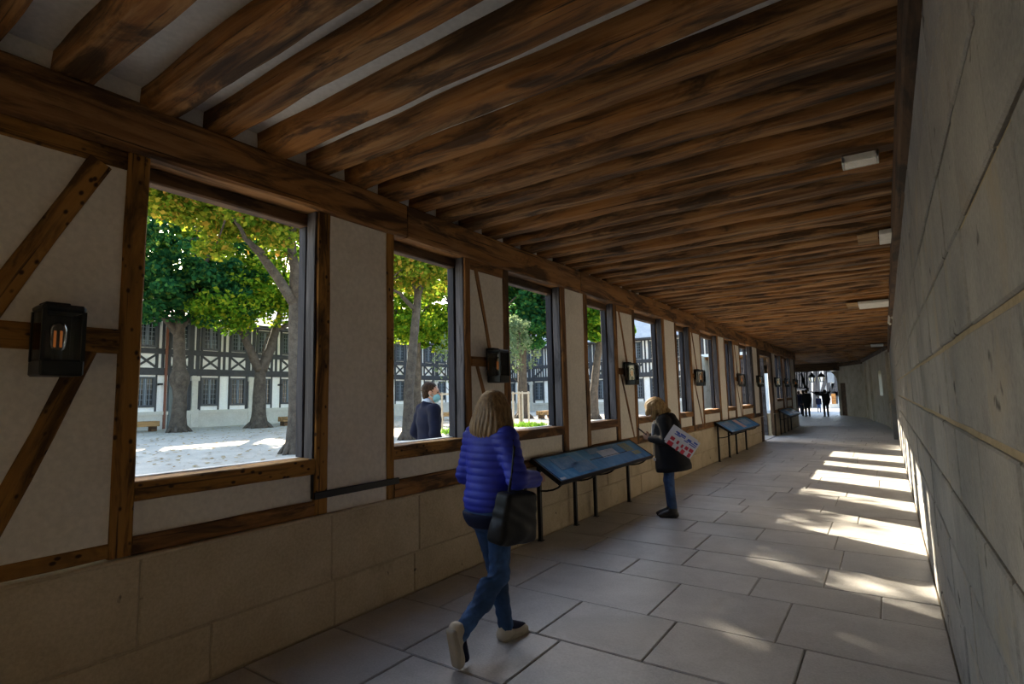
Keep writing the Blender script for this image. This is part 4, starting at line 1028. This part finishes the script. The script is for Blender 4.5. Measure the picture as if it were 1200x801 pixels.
ct = SDF(); ct.ell((0,.0,1.14), (.205,.185,.21), k=.05); ct.cone((0,-.01,1.0), (0,-.055,.66), .175, .235, .05); ct.cone((-.14,.02,1.27), (.14,.02,1.27), .075, .075, .05)
ct.ell((0,-.035,1.29), (.115,.085,.065), Rm('X', -.4), .03)                                       # hood folded on the shoulders
for s in 'RL': ct.cone(J['sh'+s], J['el'+s], .078, .068, .03); ct.cone(J['el'+s], J['wr'+s]+(J['el'+s]-J['wr'+s])*.1, .068, .05, .03)
sdf_obj('coat', ct, .008, M['coat'], w2, disp=lambda X, Y, Z: .004*np.sin(np.arctan2(Y, X)*7+Z*9), cut=lambda X, Y, Z: .595-Z-.12*Y)
je = SDF()
for s in 'RL': je.cone(J['hip'+s], J['kn'+s], .085, .062, .04); je.cone(J['kn'+s], J['an'+s], .062, .052, .03)
sdf_obj('jeans', je, .009, M['jeans2'], w2, cut=lambda X, Y, Z: np.maximum(.10-Z, Z-.80))
for s in 'RL':
    so = SDF(); so.cone(J['an'+s]+(J['kn'+s]-J['an'+s])*.22, J['an'+s], .054, .052, .02); so.cone(J['an'+s], J['to'+s], .043, .034, .02); sdf_obj('sock', so, .009, M['boot'], w2)
shoe(w2, J['anR'], (.055,-.055,0), (.075,.20,0), (0,0,1), M['boot'], M['boot_sole'], .009, high=.06); shoe(w2, J['anL'], (-.05,-.09,0), (-.065,.16,0), (0,0,1), M['boot'], M['boot_sole'], .009, high=.06)
hr = SDF(); hdp = lambda x, y, z: np.array(J['head'])+HR @ np.array((x, y, z))
hr.ell(hdp(0,-.015,.040), (.097,.115,.100), HR, .03); hr.ell(hdp(0,-.06,-.01), (.098,.075,.09), HR, .05)
for s in (-1, 1): hr.cone(hdp(s*.070,.03,.05), np.array(J['head'])+np.array((s*.082,.085,-.075)), .040, .030, .03); hr.cone(hdp(s*.07,-.03,.03), np.array(J['head'])+np.array((s*.088,.0,-.11)), .045, .035, .04); hr.cone(hdp(s*.06,-.06,.03), np.array(J['head'])+np.array((s*.06,-.12,-.09)), .05, .035, .04)
hr.cone(hdp(0,-.08,.0), np.array(J['head'])+np.array((0,-.19,-.045)), .07, .030, .05)
sdf_obj('hair', hr, .008, M['hair2'], w2, disp=lambda X, Y, Z: .005*np.sin(X*150+5*np.sin(Z*20)))
sc = SDF(); sc.cone((-.02,.165,1.24), (-.025,.185,.80), .022, .018, .01, ((0,1,0), .5)); sc.cone((-.07,.10,1.28), (.07,.10,1.28), .04, .04, .02); sc.cone((-.10,.16,1.20), (-.06,.18,1.05), .03, .025, .02)
sdf_obj('scarf', sc, .009, M['scarf'], w2)
MB().cbox(-.030, .030, -.004, .004, -.018, .018, .002, M=Matrix.Translation((-.17, .165, .76)) @ Matrix.Rotation(.6, 4, 'Z')).build('pocket_tag', M['scarf'], w2)
Mw2 = Matrix.Translation((-2.46, 7.23, 0)) @ Matrix.Rotation(Y2w, 4, 'Z')
ph = empty('phone'); ph.matrix_world = Mw2 @ Matrix.Translation((0, .325, 1.11)) @ Matrix.Rotation(-.9, 4, 'X'); tag(ph, 'black phone held in both hands by the person in the dark coat', 'phone')
boxo('body', -.036, .036, -.005, .005, -.075, .075, M['iron'], ph, .003); boxo('screen', -.033, .033, -.0065, -.005, -.07, .07, plain('dark_screen', (.02, .025, .03), .1), ph)
# leaflet under her arm
M['paper'] = plain('white_paper', (.66, .67, .74), .6, var=.04); M['p_red'] = plain('red_ink', (.50, .03, .06), .5); M['p_blue'] = plain('blue_ink', (.05, .10, .45), .5)
lf_ = empty('leaflet'); lf_.matrix_world = Mw2 @ Matrix.Translation((-.285, -.20, .99)) @ Matrix.Rotation(.25, 4, 'Z') @ Matrix.Rotation(.62, 4, 'X')
tag(lf_, 'white leaflet with red and blue print tucked under the dark coat sleeve', 'leaflet')
MB().cbox(-.004, .004, -.19, .19, -.12, .12, .002).build('sheet', M['paper'], lf_); MB().cbox(.006, .011, -.15, .21, -.10, .135, .002).build('sheet', M['paper'], lf_)
r_ = random.Random(4)
for row, (z, col, hh, n_) in enumerate(((-.080, 'p_red', .055, 4), (-.02, 'p_red', .045, 5), (.04, 'p_blue', .012, 3), (.065, 'p_blue', .012, 2), (.09, 'p_blue', .02, 4))):
    y_ = -.17
    for k_ in range(n_):
        wd = .30/n_*r_.uniform(.35, 1.05); z += r_.uniform(-.012, .012); MB().box(-.0065, -.004, y_, y_+wd, z-hh/2, z+hh/2).build('printed_mark', M[col], lf_); y_ += .34/n_

# ---- man with the face mask out in the court
M['navy_suit'] = fabric('navy_wool', (.006, .008, .022), .85, .2, 60, .15); M['shirt_blue'] = fabric('pale_blue_shirt', (.42, .48, .58), .8); M['hair3'] = hairmat('dark_brown_hair', (.012, .007, .004), (.05, .028, .016), .08); M['mask'] = fabric('pale_blue_mask', (.22, .50, .58), .8, .1)
M['trouser'] = fabric('charcoal_trousers', (.03, .03, .035))
J = stand_pose(1.82); J['elR'] = np.array((.30,-.06,1.20)); J['wrR'] = np.array((.235,.08,.99)); J['elL'] = np.array((-.29,-.06,1.20)); J['wrL'] = np.array((-.22,.09,.99))
HR = Rm('Z', -.45) @ Rm('X', -.06); k_ = 1.82/1.70
body = SDF(); hd = build_body(body, J, k_, HR, 1.0)
hand(body, J['wrR'], (-.3, .5, -.8), (-1, 0, 0), 1, .4, 1.05); hand(body, J['wrL'], (.3, .5, -.8), (1, 0, 0), -1, .4, 1.05)
mn = sdf_obj('person', body, .010, M['skin'], None); mn.location = (-4.84, 5.15, gz(-4.85)); mn.rotation_euler = (0, 0, math.radians(-22))
tag(mn, 'person in a navy jacket and pale blue face mask standing outside the second window', 'person'); eyes(mn, hd)
jk = SDF(); jk.ell((0,-.0,1.33), (.215,.15,.22), k=.05); jk.ell((0,.0,1.10), (.19,.14,.20), k=.05); jk.ell((0,0,.95), (.20,.15,.16), k=.05); jk.cone((-.15,-.01,1.475), (.15,-.01,1.475), .085, .085, .05)
for s in 'RL': jk.cone(J['sh'+s], J['el'+s], .080, .068, .03); jk.cone(J['el'+s], J['wr'+s], .066, .048, .03)
jk.cone(J['neck']-np.array((0,.0,.06)), J['neck']+np.array((0,-.02,.01)), .085, .072, .03)
sdf_obj('jacket', jk, .010, M['navy_suit'], mn, disp=lambda X, Y, Z: .003*np.sin(Z*45+X*20), cut=lambda X, Y, Z: .84-Z)
cl = SDF(); cl.cone(J['neck']-np.array((0,-.01,.02)), J['neck']+np.array((0,.0,.045)), .075, .068, .01); sdf_obj('shirt_collar', cl, .008, M['shirt_blue'], mn)
tr_ = SDF()
for s in 'RL': tr_.cone(J['hip'+s], J['kn'+s], .095, .072, .04); tr_.cone(J['kn'+s], J['an'+s], .072, .062, .03)
sdf_obj('trousers', tr_, .012, M['trouser'], mn); 
shoe(mn, J['anR'], (.10,-.09,0), (.13,.19,0), (0,0,1), M['boot'], M['boot_sole'], .01); shoe(mn, J['anL'], (-.10,-.09,0), (-.13,.19,0), (0,0,1), M['boot'], M['boot_sole'], .01)
hr = SDF(); hdp = lambda x, y, z: np.array(J['head'])+HR @ (np.array((x, y, z))*k_)
hr.ell(hdp(0,-.022,.045), (.088,.103,.096), HR, .03); hr.ell(hdp(0,-.055,-.02), (.078,.055,.075), HR, .03)
Hi = HR.T
def hcut(X, Y, Z):
    P = np.stack([X-J['head'][0], Y-J['head'][1], Z-J['head'][2]], -1) @ HR/k_; x, y, z = P[..., 0], P[..., 1], P[..., 2]
    return np.maximum(-.085-z, np.minimum(y-.035, .055-z+np.maximum(0, y-.02)*.3))
sdf_obj('hair', hr, .007, M['hair3'], mn, disp=lambda X, Y, Z: .005*np.sin(X*130+4*np.sin(Z*40))*np.sin(Y*110), cut=hcut)
ms = SDF(); ms.ell(hdp(0,.052,-.055), (.066*k_,.062*k_,.058*k_), HR, .01)
def mcut(X, Y, Z):
    P = np.stack([X-J['head'][0], Y-J['head'][1], Z-J['head'][2]], -1) @ HR/k_; return .025-P[..., 1]
mk_ = sdf_obj('face_mask', ms, .006, M['mask'], mn, cut=mcut)
m = MB()
for s in (-1, 1): m.tube([hdp(s*.058,.045,-.03), hdp(s*.080,-.0,-.005), hdp(s*.082,-.022,.0)], .003, 5); m.tube([hdp(s*.058,.045,-.07), hdp(s*.078,.0,-.045), hdp(s*.082,-.022,-.02)], .003, 5)
m.build('ear_loop', M['mask'], mk_)

# ---- silhouettes at the far opening
def far_person(px, Y, z, yaw, label, cols, H=1.70, arm=None, hooded=False, h=.022, wide=1.0, dress=None):
    p = at(px, 470, 1, Y); J = stand_pose(H, 1.0); k = H/1.70
    if arm: J['elL'] = np.array((-.42,.08,1.44))*k; J['wrL'] = np.array((-.66,.16,1.56))*k
    body = SDF(); hd_ = build_body(body, J, k, np.eye(3), 1.0)
    for s, sg in (('R', 1), ('L', -1)): d_ = J['wr'+s]-J['el'+s]; hand(body, J['wr'+s], d_, (-sg, 0, .1), sg, .35, 1.1)
    o = sdf_obj('person', body, .016, M['skin'], None); o.location = (p.x, Y, z); o.rotation_euler = (0, 0, math.radians(yaw)); tag(o, label, 'person')
    ck = SDF(); ck.ell(J['chest'], (.20*wide*k,.15*k,.22*k), k=.05); ck.ell((J['pel']+J['chest'])/2, (.185*wide*k,.15*k,.2*k), k=.05); ck.ell(J['pel'], (.19*wide*k,.15*k,.15*k), k=.05); ck.cone(J['shL']*.85+J['shR']*.15, J['shR']*.85+J['shL']*.15, .08*k, .08*k, .05)
    if dress: ck.cone(J['pel'], J['pel']-np.array((0,0,dress)), .17*k, .20*k, .05)
    for s in 'RL': ck.cone(J['sh'+s], J['el'+s], .078*k, .066*k, .03); ck.cone(J['el'+s], J['wr'+s], .064*k, .048*k, .03)
    sdf_obj('coat', ck, h, cols[0], o)
    je_ = SDF()
    for s in 'RL': je_.cone(J['hip'+s], J['kn'+s], .092*k, .07*k, .04); je_.cone(J['kn'+s], J['an'+s], .07*k, .058*k, .03)
    sdf_obj('trousers', je_, h, cols[1], o)
    for s in 'RL': sh_ = SDF(); sh_.cone(J['an'+s]-np.array((0,.03,.04)), J['to'+s], .05*k, .045*k, .02); sdf_obj('shoe', sh_, .018, M['boot'], o)
    hh_ = SDF(); hh_.ell(J['head']+np.array((0,-.02,.045))*k, (.092*k,.105*k,.095*k), None, .02); hh_.ell(J['head']+np.array((0,-.06,-.03))*k, (.085*k,.06*k,.09*k), None, .03)
    sdf_obj('hair', hh_, .018, M['hair3'], o); return o
blk = M['coat']; drk = M['navy_suit']
far_person(967.3, 38.2, 0, 20, 'person in dark clothes stretching out one arm below the hanging lantern', (blk, blk), 1.62, arm=True)
far_person(945.5, 38.0, 0, 10, 'person in a long black coat with back turned, in the left-hand group', (blk, blk), 1.66, wide=1.25, dress=.2)
far_person(942.0, 38.7, 0, -15, 'person in dark jacket close beside the long black coat', (drk, blk), 1.62, wide=1.1)
far_person(936.5, 41.5, -.03, 30, 'person in dark blue standing out in the street behind the left-hand group', (drk, drk), 1.6)
far_person(959.3, 46.5, -.03, 0, 'small distant child-sized person in the street beyond the outstretched arm', (drk, M['jeans2']), 1.2)
